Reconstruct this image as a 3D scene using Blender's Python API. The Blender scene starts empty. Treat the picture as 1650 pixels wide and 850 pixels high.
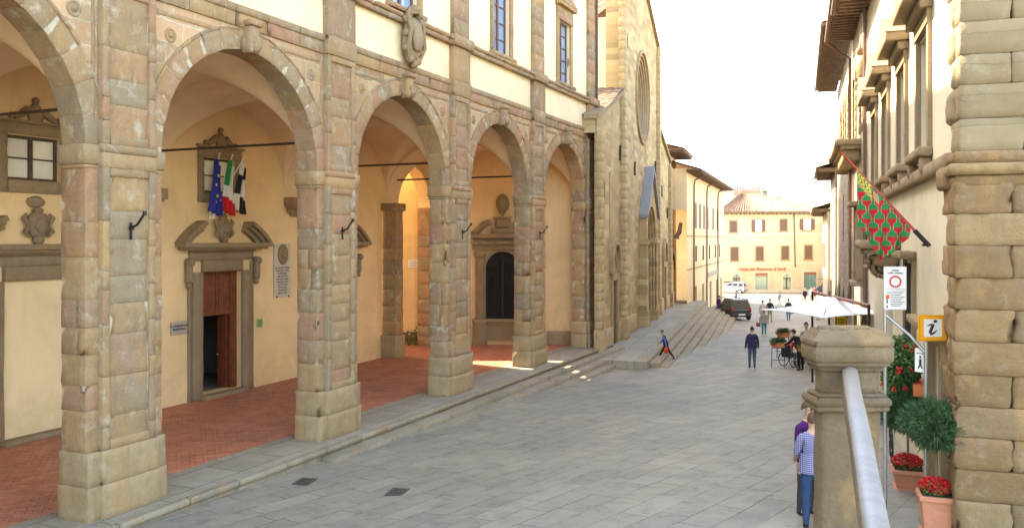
import bpy, bmesh, math, random
from mathutils import Vector, Matrix, noise
R_ = math.radians
rnd = random.Random(7)
sc = bpy.context.scene
C = sc.collection
H = 4.75                     # eye height above the arcade floor (z = 0)
F = 1390.0; CX = 825.0; HY = 384.0
# ---------------------------------------------------------------- camera
cd = bpy.data.cameras.new('camera'); cam = bpy.data.objects.new('camera', cd); C.objects.link(cam)
cam.location = (0, 0, H); cam.rotation_euler = (R_(90), 0, 0)
cd.sensor_width = 36; cd.lens = 36 * F / 1650; cd.shift_y = -(425 - HY) / 1650
cd.clip_start = 0.1; cd.clip_end = 3000
sc.camera = cam
# ---------------------------------------------------------------- light
SUN_EL = 42.0; SUN_AZ = -55.0          # azimuth from +Y towards +X
w = bpy.data.worlds.new('World'); sc.world = w; w.use_nodes = True
nt = w.node_tree; bg = nt.nodes['Background']
sky = nt.nodes.new('ShaderNodeTexSky'); sky.sky_type = 'NISHITA'; sky.sun_disc = False
sky.sun_elevation = R_(SUN_EL); sky.sun_rotation = R_(SUN_AZ)
sky.air_density = 1.0; sky.dust_density = 1.5; sky.ozone_density = 0.6; sky.altitude = 0
nt.links.new(sky.outputs[0], bg.inputs[0]); bg.inputs[1].default_value = 0.15
sl = bpy.data.lights.new('sun', 'SUN'); so = bpy.data.objects.new('sun', sl); C.objects.link(so)
sl.energy = 2.5; sl.angle = R_(0.53); sl.color = (1, .95, .86)
sd = Vector((math.sin(R_(SUN_AZ)) * math.cos(R_(SUN_EL)), math.cos(R_(SUN_AZ)) * math.cos(R_(SUN_EL)), math.sin(R_(SUN_EL))))
so.rotation_euler = sd.to_track_quat('Z', 'Y').to_euler()
sc.view_settings.view_transform = 'Standard'; sc.view_settings.look = 'None'
sc.view_settings.exposure = 3.35; sc.view_settings.gamma = 1
sc.view_settings.use_white_balance = True; sc.view_settings.white_balance_temperature = 8300; sc.view_settings.white_balance_tint = 11
sc.cycles.max_bounces = 8; sc.cycles.diffuse_bounces = 6; sc.cycles.use_denoising = True

# ================================================================ materials
class NB:
    def __init__(s, name):
        s.m = bpy.data.materials.new(name); s.m.use_nodes = True; s.nt = s.m.node_tree
        s.b = s.nt.nodes['Principled BSDF']; s.tc = s.nt.nodes.new('ShaderNodeTexCoord')
        s.pos = s.tc.outputs['Object']
    def n(s, t, ins=None, **pr):
        nd = s.nt.nodes.new(t)
        for k, v in pr.items(): setattr(nd, k, v)
        for k, v in (ins or {}).items(): s.put(nd.inputs[k], v)
        return nd
    def put(s, sock, v):
        if isinstance(v, bpy.types.NodeSocket): s.nt.links.new(v, sock)
        elif isinstance(v, (tuple, list)) and len(v) == 3 and sock.type == 'RGBA': sock.default_value = (*v, 1)
        else: sock.default_value = v
    def noise(s, scale, det=4, rough=.55, vec=None, dist=0):
        return s.n('ShaderNodeTexNoise', {'Vector': vec or s.pos, 'Scale': scale, 'Detail': det, 'Roughness': rough, 'Distortion': dist}).outputs['Fac']
    def ramp(s, fac, stops, interp='LINEAR'):
        r = s.n('ShaderNodeValToRGB', {'Fac': fac}); cr = r.color_ramp; cr.interpolation = interp
        while len(cr.elements) < len(stops): cr.elements.new(.5)
        for e, (p, c) in zip(cr.elements, stops):
            e.position = p; e.color = (*c, 1) if isinstance(c, (tuple, list)) else (c, c, c, 1)
        return r.outputs['Color']
    def mix(s, fac, a, b, bt='MIX'):
        m = s.n('ShaderNodeMix', data_type='RGBA', blend_type=bt)
        s.put(m.inputs[0], fac); s.put(m.inputs[6], a); s.put(m.inputs[7], b)
        return m.outputs[2]
    def math(s, op, a, b=0.0, c=0.0):
        m = s.n('ShaderNodeMath', operation=op); s.put(m.inputs[0], a); s.put(m.inputs[1], b); s.put(m.inputs[2], c)
        return m.outputs[0]
    def mapr(s, v, a, b, c=0.0, d=1.0):
        return s.n('ShaderNodeMapRange', {'Value': v, 'From Min': a, 'From Max': b, 'To Min': c, 'To Max': d}).outputs[0]
    def remap(s, scale=(1, 1, 1), rot=(0, 0, 0), vec=None):
        return s.n('ShaderNodeMapping', {'Vector': vec or s.pos, 'Scale': scale, 'Rotation': rot}).outputs[0]
    def bump(s, h, strength=.3, dist=.02, prev=None):
        b = s.n('ShaderNodeBump', {'Height': h, 'Strength': strength, 'Distance': dist})
        if prev is not None: s.put(b.inputs['Normal'], prev)
        return b.outputs[0]
    def out(s, col, rough=.85, nrm=None, spec=.25, metal=0):
        s.put(s.b.inputs['Base Color'], col); s.put(s.b.inputs['Roughness'], rough)
        s.b.inputs['Specular IOR Level'].default_value = spec; s.b.inputs['Metallic'].default_value = metal
        if nrm is not None: s.put(s.b.inputs['Normal'], nrm)
        return s.m
    def tone(s): return s.n('ShaderNodeAttribute', attribute_name='tone').outputs['Fac']

def simple(name, c, rough=.6, var=.25, scale=8, metal=0, spec=.4, bump=.0):
    b = NB(name); f = b.noise(scale, 5, .6)
    col = b.mix(b.mapr(f, .3, .7), tuple(x * (1 - var) for x in c), tuple(min(.9, x * (1 + var * .7)) for x in c))
    return b.out(col, rough, b.bump(f, bump, .01) if bump else None, spec, metal)

def block_stone(name, stops, pale=(.50, .46, .37), paleamt=.5, dark=.55, weather=True):
    b = NB(name); t = b.tone()
    base = b.ramp(t, stops)
    n1 = b.noise(1.3, 5, .65, dist=.5); n2 = b.noise(9, 6, .7); n3 = b.noise(38, 4, .6)
    col = b.mix(b.mapr(n1, .3, .72), base, b.mix(1, base, (.80, .74, .66), 'MULTIPLY'))
    col = b.mix(b.mapr(n2, .35, .75, 0, .55), col, b.mix(1, col, (1.22, 1.16, 1.02), 'MULTIPLY'))
    # pale lime wash / repair mortar patches, ragged
    pn = b.noise(2.6, 9, .72, dist=.25); pm = b.mapr(pn, .54, .66, 0, paleamt)
    col = b.mix(pm, col, pale)
    on = b.noise(1.7, 5, .6, vec=b.remap((1, 1, .5))); om = b.mapr(on, .56, .66, 0, .5)
    col = b.mix(om, col, (.42, .255, .11))
    dn = b.noise(3.4, 8, .75, dist=.2); dm = b.mapr(dn, .57, .78, 0, dark)
    col = b.mix(dm, col, (.16, .135, .11))
    sn = b.noise(5.5, 7, .75, vec=b.remap((1, 1, .16))); col = b.mix(b.mapr(sn, .50, .72, 0, .45), col, (.17, .14, .105))
    col = b.mix(b.mapr(n3, .52, .72, 0, .35), col, b.mix(1, col, (.55, .52, .48), 'MULTIPLY'))
    pit = b.noise(16, 8, .8); col = b.mix(b.mapr(pit, .60, .70, 0, .45), col, b.mix(1, col, (.5, .46, .4), 'MULTIPLY'))
    fl = b.n('ShaderNodeTexVoronoi', {'Vector': b.pos, 'Scale': 5.0, 'Randomness': 1.0}, feature='DISTANCE_TO_EDGE').outputs['Distance']
    nn = b.bump(n2, .6, .04); nn = b.bump(n3, .4, .01, nn); nn = b.bump(pm, .5, .012, nn); nn = b.bump(pit, .7, .03, nn)
    return b.out(col, .9, nn, .15)

PAL_STOPS = [(0, (.31, .235, .15)), (.2, (.40, .275, .155)), (.35, (.37, .225, .14)), (.5, (.31, .25, .175)), (.62, (.38, .225, .145)), (.75, (.28, .225, .155)), (.9, (.42, .285, .15)), (1, (.35, .265, .17))]
m_pal = block_stone('palace sandstone', PAL_STOPS, pale=(.50, .455, .36), paleamt=.62, dark=.7)
m_mortar = simple('lime mortar', (.42, .37, .28), .95, .25, 9, spec=.1, bump=.3)
m_pal2 = block_stone('plinth sandstone', [(0, (.36, .275, .17)), (.5, (.41, .31, .19)), (1, (.35, .275, .18))], paleamt=.3, dark=.4)
m_rust = block_stone('rusticated sandstone', [(0, (.235, .155, .085)), (.3, (.31, .205, .11)), (.6, (.25, .18, .115)), (.8, (.34, .24, .135)), (1, (.27, .175, .095))], pale=(.45, .38, .27), paleamt=.35, dark=.75)
m_greyst = block_stone('grey carved stone', [(0, (.28, .215, .14)), (.5, (.33, .255, .17)), (1, (.30, .235, .16))], pale=(.36, .31, .23), paleamt=.3, dark=.4)
m_pier = block_stone('lichened stone', [(0, (.17, .13, .09)), (.5, (.205, .16, .11)), (1, (.185, .145, .10))], pale=(.29, .25, .19), paleamt=.4, dark=.7)

def ashlar(name, c1, c2, mortar, bw, bh, plane='XZ', wob=.05, pale=.35, rough=.9, bs=.6, mort=.012, tint=(.8, .74, .66), palec=(.52, .46, .34)):
    b = NB(name)
    rot = {'XZ': (R_(-90), 0, 0), 'XY': (0, 0, 0), 'YZ': (R_(-90), 0, R_(-90))}[plane]
    vec = b.remap(rot=rot) if plane != 'YZ' else b.n('ShaderNodeCombineXYZ').outputs[0]
    if plane == 'YZ':
        sp = b.n('ShaderNodeSeparateXYZ', {'Vector': b.pos}); cb = b.n('ShaderNodeCombineXYZ', {'X': sp.outputs['Y'], 'Y': sp.outputs['Z']}); vec = cb.outputs[0]
    if plane == 'XZ':
        sp = b.n('ShaderNodeSeparateXYZ', {'Vector': b.pos}); cb = b.n('ShaderNodeCombineXYZ', {'X': sp.outputs['X'], 'Y': sp.outputs['Z']}); vec = cb.outputs[0]
    nv = b.n('ShaderNodeTexNoise', {'Vector': b.pos, 'Scale': 2.0, 'Detail': 5.0, 'Roughness': .7})
    wv = b.n('ShaderNodeVectorMath', {0: nv.outputs['Color'], 1: (.5, .5, .5)}, operation='SUBTRACT')
    wv2 = b.n('ShaderNodeVectorMath', {0: wv.outputs[0], 'Scale': wob * 2}, operation='SCALE')
    av = b.n('ShaderNodeVectorMath', {0: vec, 1: wv2.outputs[0]}, operation='ADD').outputs[0]
    br = b.n('ShaderNodeTexBrick', {'Vector': av, 'Color1': c1, 'Color2': c2, 'Mortar': mortar, 'Scale': 1.0, 'Mortar Size': mort, 'Mortar Smooth': .4, 'Bias': 0.0, 'Brick Width': bw, 'Row Height': bh}, offset=.43)
    br2 = b.n('ShaderNodeTexBrick', {'Vector': av, 'Color1': (0, 0, 0), 'Color2': (1, 1, 1), 'Mortar': (.5, .5, .5), 'Scale': 1.0, 'Mortar Size': 0.0, 'Bias': 0.0, 'Brick Width': bw * 2, 'Row Height': bh * 1}, offset=.31)
    n1 = b.noise(.5, 5, .6, dist=.4); n2 = b.noise(7, 6, .7); n3 = b.noise(30, 3, .6)
    col = b.mix(b.math('MULTIPLY', br2.outputs['Fac'], 0), br.outputs['Color'], br.outputs['Color'])
    col = b.mix(.22, col, br2.outputs['Color'], 'OVERLAY')
    col = b.mix(b.mapr(n1, .35, .7), col, b.mix(1, col, tint, 'MULTIPLY'))
    col = b.mix(b.mapr(n2, .35, .75, 0, .5), col, b.mix(1, col, (1.25, 1.2, 1.05), 'MULTIPLY'))
    pn = b.noise(2.2, 9, .72, dist=.25)
    col = b.mix(b.mapr(pn, .54, .66, 0, pale), col, palec)
    dn = b.noise(2.6, 6, .7, dist=.8)
    col = b.mix(b.mapr(dn, .60, .76, 0, .4), col, (.15, .125, .1))
    nn = b.bump(b.math('SUBTRACT', 1.0, br.outputs['Fac']), bs, .02); nn = b.bump(n2, .4, .02, nn); nn = b.bump(n3, .25, .006, nn)
    return b.out(col, rough, nn, .15)

m_spand = ashlar('spandrel masonry', (.40, .30, .18), (.39, .245, .155), (.43, .36, .26), .75, .42, wob=.12, pale=.6, mort=.02)
m_church = ashlar('church sandstone', (.48, .37, .21), (.38, .295, .17), (.44, .37, .24), .62, .30, wob=.06, pale=.3, bs=.5, mort=.009, palec=(.50, .42, .27))
m_rubble = ashlar('grey rubble masonry', (.34, .29, .22), (.24, .2, .155), (.36, .32, .26), .32, .13, wob=.10, pale=.4, mort=.012)
m_tower = ashlar('upper dressed stone', (.32, .255, .17), (.29, .24, .16), (.29, .25, .17), .9, .42, wob=.05, pale=.25)
m_revealYZ = ashlar('reveal masonry', (.36, .28, .2), (.38, .26, .19), (.42, .37, .29), .7, .5, plane='YZ', wob=.08, pale=.4)

def plaster(name, c, var=.16, stain=.25, dirt=(.35, .27, .17)):
    b = NB(name); n1 = b.noise(.45, 5, .6, dist=.6); n2 = b.noise(3, 6, .65); n3 = b.noise(45, 3, .5)
    col = b.mix(b.mapr(n1, .3, .7), tuple(x * (1 - var) for x in c), tuple(min(.88, x * (1 + var * .5)) for x in c))
    st = b.noise(1.6, 6, .7, vec=b.remap((1, 1, .22)), dist=.5)
    col = b.mix(b.mapr(st, .55, .8, 0, stain), col, dirt)
    col = b.mix(b.mapr(n2, .5, .8, 0, .2), col, tuple(min(.9, x * 1.25) for x in c))
    sp = b.n('ShaderNodeSeparateXYZ', {'Vector': b.pos}); damp = b.math('ADD', b.mapr(sp.outputs['Z'], 0, 1.6, .38, 0), b.math('SUBTRACT', n2, .5)); col = b.mix(b.mapr(damp, .12, .4, 0, .35), col, b.mix(1, col, (.62, .6, .55), 'MULTIPLY'))
    ck = b.noise(1.1, 9, .8, dist=.3); col = b.mix(b.mapr(ck, .60, .64, 0, .22), col, b.mix(1, col, (.75, .72, .68), 'MULTIPLY'))
    nn = b.bump(n2, .15, .02); nn = b.bump(n3, .15, .004, nn)
    return b.out(col, .92, nn, .12)
m_ochre = plaster('ochre arcade plaster', (.79, .56, .31), stain=.3)
m_vault = plaster('vault plaster', (.78, .60, .40), stain=.12)
m_cream = plaster('cream plaster', (.76, .65, .43), stain=.12)
m_peach = plaster('peach plaster', (.66, .52, .33), stain=.2)
m_bank = plaster('bank plaster', (.60, .485, .32), stain=.2)
m_bankb = plaster('pale band plaster', (.66, .56, .41), stain=.1)
m_stucco = plaster('pale stucco', (.60, .54, .40), stain=.3, dirt=(.3, .26, .19))
m_infill = plaster('infill plaster', (.78, .60, .36), stain=.15)

def pavers(name, c1, c2, mortar, bw, bh, rot=0, sq=1.0, mort=.006, big=(.82, .82, .84), bs=.35, rough=.75, wear=True, wob=.01, spec=.3):
    b = NB(name); v = b.remap(rot=(0, 0, R_(rot)))
    nv = b.n('ShaderNodeTexNoise', {'Vector': b.pos, 'Scale': 1.2, 'Detail': 4.0})
    wv = b.n('ShaderNodeVectorMath', {0: nv.outputs['Color'], 'Scale': wob}, operation='SCALE')
    v = b.n('ShaderNodeVectorMath', {0: v, 1: wv.outputs[0]}, operation='ADD').outputs[0]
    br = b.n('ShaderNodeTexBrick', {'Vector': v, 'Color1': c1, 'Color2': c2, 'Mortar': mortar, 'Scale': 1.0, 'Mortar Size': mort, 'Mortar Smooth': .3, 'Bias': 0.0, 'Brick Width': bw, 'Row Height': bh}, offset=.37, squash=sq, squash_frequency=3)
    n1 = b.noise(.22, 5, .6, dist=.5); n2 = b.noise(5, 7, .75); n4 = b.noise(60, 3, .6)
    col = b.mix(b.mapr(n1, .35, .68), br.outputs['Color'], b.mix(1, br.outputs['Color'], big, 'MULTIPLY'))
    col = b.mix(b.mapr(n2, .4, .8, 0, .55), col, b.mix(1, col, (1.35, 1.3, 1.2), 'MULTIPLY'))
    d = b.noise(1.9, 8, .78, dist=.4)
    col = b.mix(b.mapr(d, .47, .70, 0, .6), col, tuple(x * .45 for x in c1))
    jn = b.noise(.9, 6, .75); jm = b.math('MULTIPLY', br.outputs['Fac'], b.mapr(jn, .42, .58, .1, 1.0)); col = b.mix(jm, col, tuple(x * .20 for x in c1))
    br2 = b.n('ShaderNodeTexBrick', {'Vector': v, 'Color1': (.72, .74, .78), 'Color2': (1.12, 1.08, 1.0), 'Mortar': (.9, .9, .9), 'Scale': 1.0, 'Mortar Size': 0.0, 'Bias': 0.0, 'Brick Width': bw * 2, 'Row Height': bh}, offset=.37, squash=sq, squash_frequency=3)
    col = b.mix(.35, col, b.mix(1, col, br2.outputs['Color'], 'MULTIPLY'))
    tr = b.noise(.12, 4, .6, dist=1.0); col = b.mix(b.mapr(tr, .42, .62, 0, .5), col, b.mix(1, col, (1.28, 1.24, 1.16), 'MULTIPLY'))
    sp2 = b.noise(11, 3, .8); col = b.mix(b.mapr(sp2, .68, .74, 0, .6), col, tuple(x * .4 for x in c1))
    nn = b.bump(b.math('SUBTRACT', 1.0, br.outputs['Fac']), bs, .01); nn = b.bump(n2, .35, .03, nn); nn = b.bump(n4, .15, .004, nn)
    return b.out(col, b.mapr(n2, .3, .7, rough - .15, rough + .1), nn, spec)
m_paving = pavers('grey flagstones', (.235, .21, .165), (.265, .24, .19), (.235, .21, .17), 1.35, .52, rot=-52, sq=.8, mort=.010, wob=.08)
m_kerb = pavers('platform flagstones', (.31, .275, .21), (.25, .225, .175), (.13, .11, .08), 1.3, .9, rot=0, mort=.012, wob=.04)
m_step = block_stone('step stone', [(0, (.30, .265, .205)), (.5, (.34, .30, .23)), (1, (.27, .245, .2))], pale=(.4, .37, .3), paleamt=.3, dark=.5)
m_brick = pavers('red brick floor', (.43, .155, .09), (.50, .20, .12), (.48, .26, .17), .27, .125, rot=45, mort=.008, big=(.85, .8, .8), bs=.25, rough=.7, wob=.01)

def tiles(name):
    b = NB(name); t = b.tone(); n = b.noise(6, 4, .7)
    c = b.ramp(t, [(0, (.20, .10, .06)), (.3, (.27, .17, .115)), (.6, (.17, .10, .065)), (.8, (.31, .225, .165)), (1, (.23, .13, .08))])
    c = b.mix(b.mapr(n, .4, .7, 0, .4), c, (.30, .24, .18))
    return b.out(c, .85, b.bump(n, .3, .02), .15)
m_tile = tiles('roof tiles')
m_wood = simple('red brown door wood', (.17, .045, .02), .45, .35, 5, spec=.5)
m_dkwood = simple('dark weathered wood', (.10, .062, .04), .7, .4, 6)
m_rafter = simple('eave timber', (.16, .10, .065), .75, .35, 5)
m_shut = simple('brown shutter paint', (.15, .085, .06), .6, .25, 6)
m_iron = simple('black iron', (.018, .018, .02), .45, .3, 20, metal=.3)
m_rod = simple('brown iron rod', (.045, .03, .022), .6, .3, 12)
m_pipe = simple('brown downpipe', (.14, .075, .055), .5, .2, 6)
m_steel = simple('grey steel', (.42, .42, .42), .35, .15, 10, metal=.7)
m_white = simple('white paint', (.80, .79, .76), .5, .05, 5)
m_black = simple('painted interior shade', (.02, .018, .016), .9, .2, 3)  # black colour stands in for the shade inside openings
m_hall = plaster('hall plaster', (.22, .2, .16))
m_dark = simple('black cloth', (.022, .022, .026), .85, .3, 30)
m_terra = simple('terracotta', (.52, .21, .12), .75, .12, 12, bump=.1)
m_terraD = simple('orange planter plastic', (.62, .20, .07), .6, .1, 6)
m_soil = simple('soil', (.05, .035, .025), .95, .3, 30)
m_leafD = simple('blue green needles', (.045, .105, .035), .7, .45, 14)
m_leaf = simple('green leaves', (.05, .12, .03), .6, .45, 12)
m_redfl = simple('red petals', (.62, .018, .02), .6, .3, 18)
m_moss = simple('moss', (.12, .12, .045), .95, .5, 14, bump=.5)
m_bark = simple('bark', (.2, .13, .08), .85, .3, 20)
m_rail = None
def marble():
    b = NB('worn white marble'); v = b.noise(2.2, 8, .7, dist=2.2); n = b.noise(20, 5, .7); n2 = b.noise(1.1, 4, .6, dist=.6)
    c = b.mix(b.mapr(v, .47, .53, 0, 1), (.205, .208, .212), (.175, .178, .182))
    c = b.mix(b.mapr(n2, .5, .62, 0, .6), c, (.20, .17, .13))
    c = b.mix(b.mapr(n, .62, .75, 0, .4), c, (.28, .26, .23))
    return b.out(c, .5, b.bump(n, .15, .004), .4)
m_rail = marble()
def glassm(name, c=(.05, .07, .09), rough=.06, em=None):
    b = NB(name); n = b.noise(1.5, 2)
    return b.out(b.mix(n, c, tuple(x * 1.5 for x in c)), rough, b.bump(n, .08, .02), .9)
m_glass = glassm('window glass', (.03, .035, .04), .25); m_glass.node_tree.nodes['Principled BSDF'].inputs['Specular IOR Level'].default_value = .35
m_glassd = simple('dark unlit window', (.035, .028, .024), .7, .2, 3, spec=.1)  # darkness of the window recess put into the pane colour
m_glassb = glassm('bluish window glass', (.16, .24, .38), .12)
m_glassw = glassm('pale reflecting glass', (.55, .55, .5), .2)
m_glassg = glassm('green shop glass', (.13, .22, .18), .1)
m_gold = simple('gold thread', (.75, .5, .05), .5, .1)
m_canvas = simple('white canvas', (.82, .82, .83), .85, .03, 4)

# ================================================================ mesh builder
class MB:
    def __init__(s): s.v = []; s.f = []; s.m = []; s.t = []; s.sm = []
    def add(s, vs, fs, mi=0, tone=None, smooth=False):
        o = len(s.v); s.v += [tuple(p) for p in vs]
        t = rnd.random() if tone is None else tone
        for f in fs:
            s.f.append(tuple(o + i for i in f)); s.m.append(mi); s.t.append(t); s.sm.append(smooth)
    def box(s, x0, x1, y0, y1, z0, z1, mi=0, tone=None):
        if x0 > x1: x0, x1 = x1, x0
        if y0 > y1: y0, y1 = y1, y0
        if z0 > z1: z0, z1 = z1, z0
        vs = [(x0, y0, z0), (x1, y0, z0), (x1, y1, z0), (x0, y1, z0), (x0, y0, z1), (x1, y0, z1), (x1, y1, z1), (x0, y1, z1)]
        s.add(vs, [(0, 3, 2, 1), (4, 5, 6, 7), (0, 1, 5, 4), (1, 2, 6, 5), (2, 3, 7, 6), (3, 0, 4, 7)], mi, tone)
    def quad(s, a, b, c, d, mi=0, tone=None): s.add([a, b, c, d], [(0, 1, 2, 3)], mi, tone)
    def prism(s, pts, fn, a, b, mi=0, tone=None, smooth=False):
        """pts 2D polygon (ccw), fn(p,q,d)->xyz, extruded from depth a to b"""
        n = len(pts); vs = [fn(p[0], p[1], a) for p in pts] + [fn(p[0], p[1], b) for p in pts]
        fs = [tuple(range(n))[::-1], tuple(range(n, 2 * n))] + [(i, (i + 1) % n, n + (i + 1) % n, n + i) for i in range(n)]
        s.add(vs, fs, mi, tone)
    def tube(s, pts, r, n=8, mi=0, tone=None, caps=True):
        pts = [Vector(p) for p in pts]; k = len(pts); rs = r if isinstance(r, (list, tuple)) else [r] * k
        vs = []; up = None
        for i, p in enumerate(pts):
            d = (pts[min(i + 1, k - 1)] - pts[max(i - 1, 0)])
            d = d.normalized() if d.length > 1e-9 else Vector((0, 0, 1))
            if up is None: up = Vector((0, 0, 1)) if abs(d.z) < .9 else Vector((1, 0, 0))
            a = d.cross(up)
            if a.length < 1e-4: a = d.orthogonal()
            a.normalize(); b = a.cross(d).normalized(); up = b
            for j in range(n):
                t = 2 * math.pi * j / n
                vs.append(p + (a * math.cos(t) + b * math.sin(t)) * rs[i])
        fs = [(i * n + j, i * n + (j + 1) % n, (i + 1) * n + (j + 1) % n, (i + 1) * n + j) for i in range(k - 1) for j in range(n)]
        s.add(vs, fs, mi, tone, True)
        if caps: s.add([vs[j] for j in range(n)], [tuple(range(n))[::-1]], mi, tone); s.add(vs[-n:], [tuple(range(n))], mi, tone)
    def lathe(s, prof, c=(0, 0, 0), n=16, mi=0, tone=None, sx=1, sy=1):
        vs = [(c[0] + r * sx * math.cos(2 * math.pi * j / n), c[1] + r * sy * math.sin(2 * math.pi * j / n), c[2] + z) for r, z in prof for j in range(n)]
        fs = [(i * n + j, i * n + (j + 1) % n, (i + 1) * n + (j + 1) % n, (i + 1) * n + j) for i in range(len(prof) - 1) for j in range(n)]
        s.add(vs, fs, mi, tone, True)
    def grid(s, fn, na, nb, mi=0, tone=None, smooth=True):
        vs = [fn(i / na, j / nb) for j in range(nb + 1) for i in range(na + 1)]
        fs = [(j * (na + 1) + i, j * (na + 1) + i + 1, (j + 1) * (na + 1) + i + 1, (j + 1) * (na + 1) + i) for j in range(nb) for i in range(na)]
        s.add(vs, fs, mi, tone, smooth)
    def ball(s, c, r, n=10, mi=0, tone=None, sc3=(1, 1, 1), amp=0, seed=0):
        vs = []; m = max(4, n // 2)
        for i in range(m + 1):
            ph = math.pi * i / m
            for j in range(n):
                th = 2 * math.pi * j / n
                d = Vector((math.sin(ph) * math.cos(th), math.sin(ph) * math.sin(th), math.cos(ph)))
                k = r * (1 + amp * noise.noise(d * 2.3 + Vector((seed, seed * 1.7, 0))))
                vs.append((c[0] + d.x * k * sc3[0], c[1] + d.y * k * sc3[1], c[2] + d.z * k * sc3[2]))
        fs = [(i * n + j, (i + 1) * n + j, (i + 1) * n + (j + 1) % n, i * n + (j + 1) % n) for i in range(m) for j in range(n)]
        s.add(vs, fs, mi, tone, True)
    def block(s, x0, x1, y0, y1, z0, z1, tone=None, r=.006, amp=.008, step=.16, mi=0, warp=None, chip=.014):
        """a dressed stone: rounded, slightly uneven, ragged arrises"""
        g = .0012; x0 += g; x1 -= g; z0 += g; z1 -= g
        def div(a, b):
            k = max(1, int(round((b - a - 2 * r) / step))); return [a + r + (b - a - 2 * r) * i / k for i in range(k + 1)]
        xs = div(x0, x1); ys = div(y0, y1); ring = []
        for x in xs: ring.append((x, y0, 0, -1))
        for y in ys: ring.append((x1, y, 1, 0))
        for x in xs[::-1]: ring.append((x, y1, 0, 1))
        for y in ys[::-1]: ring.append((x0, y, -1, 0))
        zs = [z0] + div(z0, z1) + [z1]; n = len(ring); vs = []
        off = Vector((rnd.random() * 50, rnd.random() * 50, 0))
        for k, z in enumerate(zs):
            ins = r if k in (0, len(zs) - 1) else 0
            for (x, y, nx, ny) in ring:
                p = Vector((x, y, z))
                q = noise.noise((p + off) * 2.5) * amp + noise.noise((p + off) * 7) * amp * .7 + abs(noise.noise((p + off) * 13)) * amp * .5
                ec = min(abs(x - x0) + abs(y - y0), abs(x - x1) + abs(y - y0), abs(x - x0) + abs(y - y1), abs(x - x1) + abs(y - y1))
                ch = 0
                if ec < r * 2.2: ch = max(0, noise.noise((p + off) * 4.2) + .15) * chip
                d = q - ins - ch
                v = Vector((x + nx * d, y + ny * d, z))
                if ec < r * 2.2 and ch:
                    cx = (x0 + x1) / 2; cy = (y0 + y1) / 2
                    v += Vector((math.copysign(ch, cx - x), math.copysign(ch, cy - y), 0)) * .7
                if warp: v = Vector(warp(*v))
                vs.append(v)
        K = len(zs)
        fs = [(i * n + j, i * n + (j + 1) % n, (i + 1) * n + (j + 1) % n, (i + 1) * n + j) for i in range(K - 1) for j in range(n)]
        t = rnd.random() if tone is None else tone
        s.add(vs, fs, mi, t, True)
        s.add(vs[:n], [tuple(range(n))[::-1]], mi, t); s.add(vs[-n:], [tuple(range(n))], mi, t)
    def build(s, name, mats, parent=None, loc=None, bevel=0, flat=False):
        me = bpy.data.meshes.new(name); me.from_pydata(s.v, [], s.f)
        if not isinstance(mats, (list, tuple)): mats = [mats]
        for m in mats: me.materials.append(m)
        me.polygons.foreach_set('material_index', s.m)
        me.polygons.foreach_set('use_smooth', [False] * len(s.sm) if flat else s.sm)
        at = me.attributes.new('tone', 'FLOAT', 'FACE'); at.data.foreach_set('value', s.t)
        me.update()
        o = bpy.data.objects.new(name, me); C.objects.link(o)
        if parent: o.parent = parent
        if loc: o.location = loc
        if bevel:
            md = o.modifiers.new('b', 'BEVEL'); md.width = bevel; md.segments = 2; md.limit_method = 'ANGLE'; md.angle_limit = R_(40)
        return o

def tag(o, label, cat, group=None, kind=None):
    o['label'] = label; o['category'] = cat
    if group: o['group'] = group
    if kind: o['kind'] = kind
    return o
def struct(o): o['kind'] = 'structure'; return o
def thing(name, label, cat, loc=(0, 0, 0), rotz=0, group=None):
    o = bpy.data.objects.new(name, None); C.objects.link(o); o.empty_display_size = .2
    o.location = loc; o.rotation_euler = (0, 0, rotz)
    return tag(o, label, cat, group)
class Frame:
    def __init__(s, ox, oy, deg):           # deg from +Y towards +X, local x = along, local y = to the left
        s.o = Vector((ox, oy)); t = R_(deg); s.d = Vector((math.sin(t), math.cos(t))); s.l = Vector((-math.cos(t), math.sin(t))); s.rz = math.pi / 2 - t
    def w(s, x, y, z): p = s.o + s.d * x + s.l * y; return Vector((p.x, p.y, z))
    def ux(s, px, yl=0):                    # local x where the sight line of photo column px meets the plane local y = yl
        r = (px - CX) / F; b = s.o + s.l * yl
        return (r * b.y - b.x) / (s.d.x - r * s.d.y)
    def uz(s, px, py, yl=0):
        x = s.ux(px, yl); return H + (HY - py) / F * s.w(x, yl, 0).y
def Gz(py, px=None, G=None): return (py - HY)
def at(px, py, G):                          # point of a level G metres under the eye
    t = G / (py - HY); return Vector(((px - CX) * t, F * t, H - G))

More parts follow.
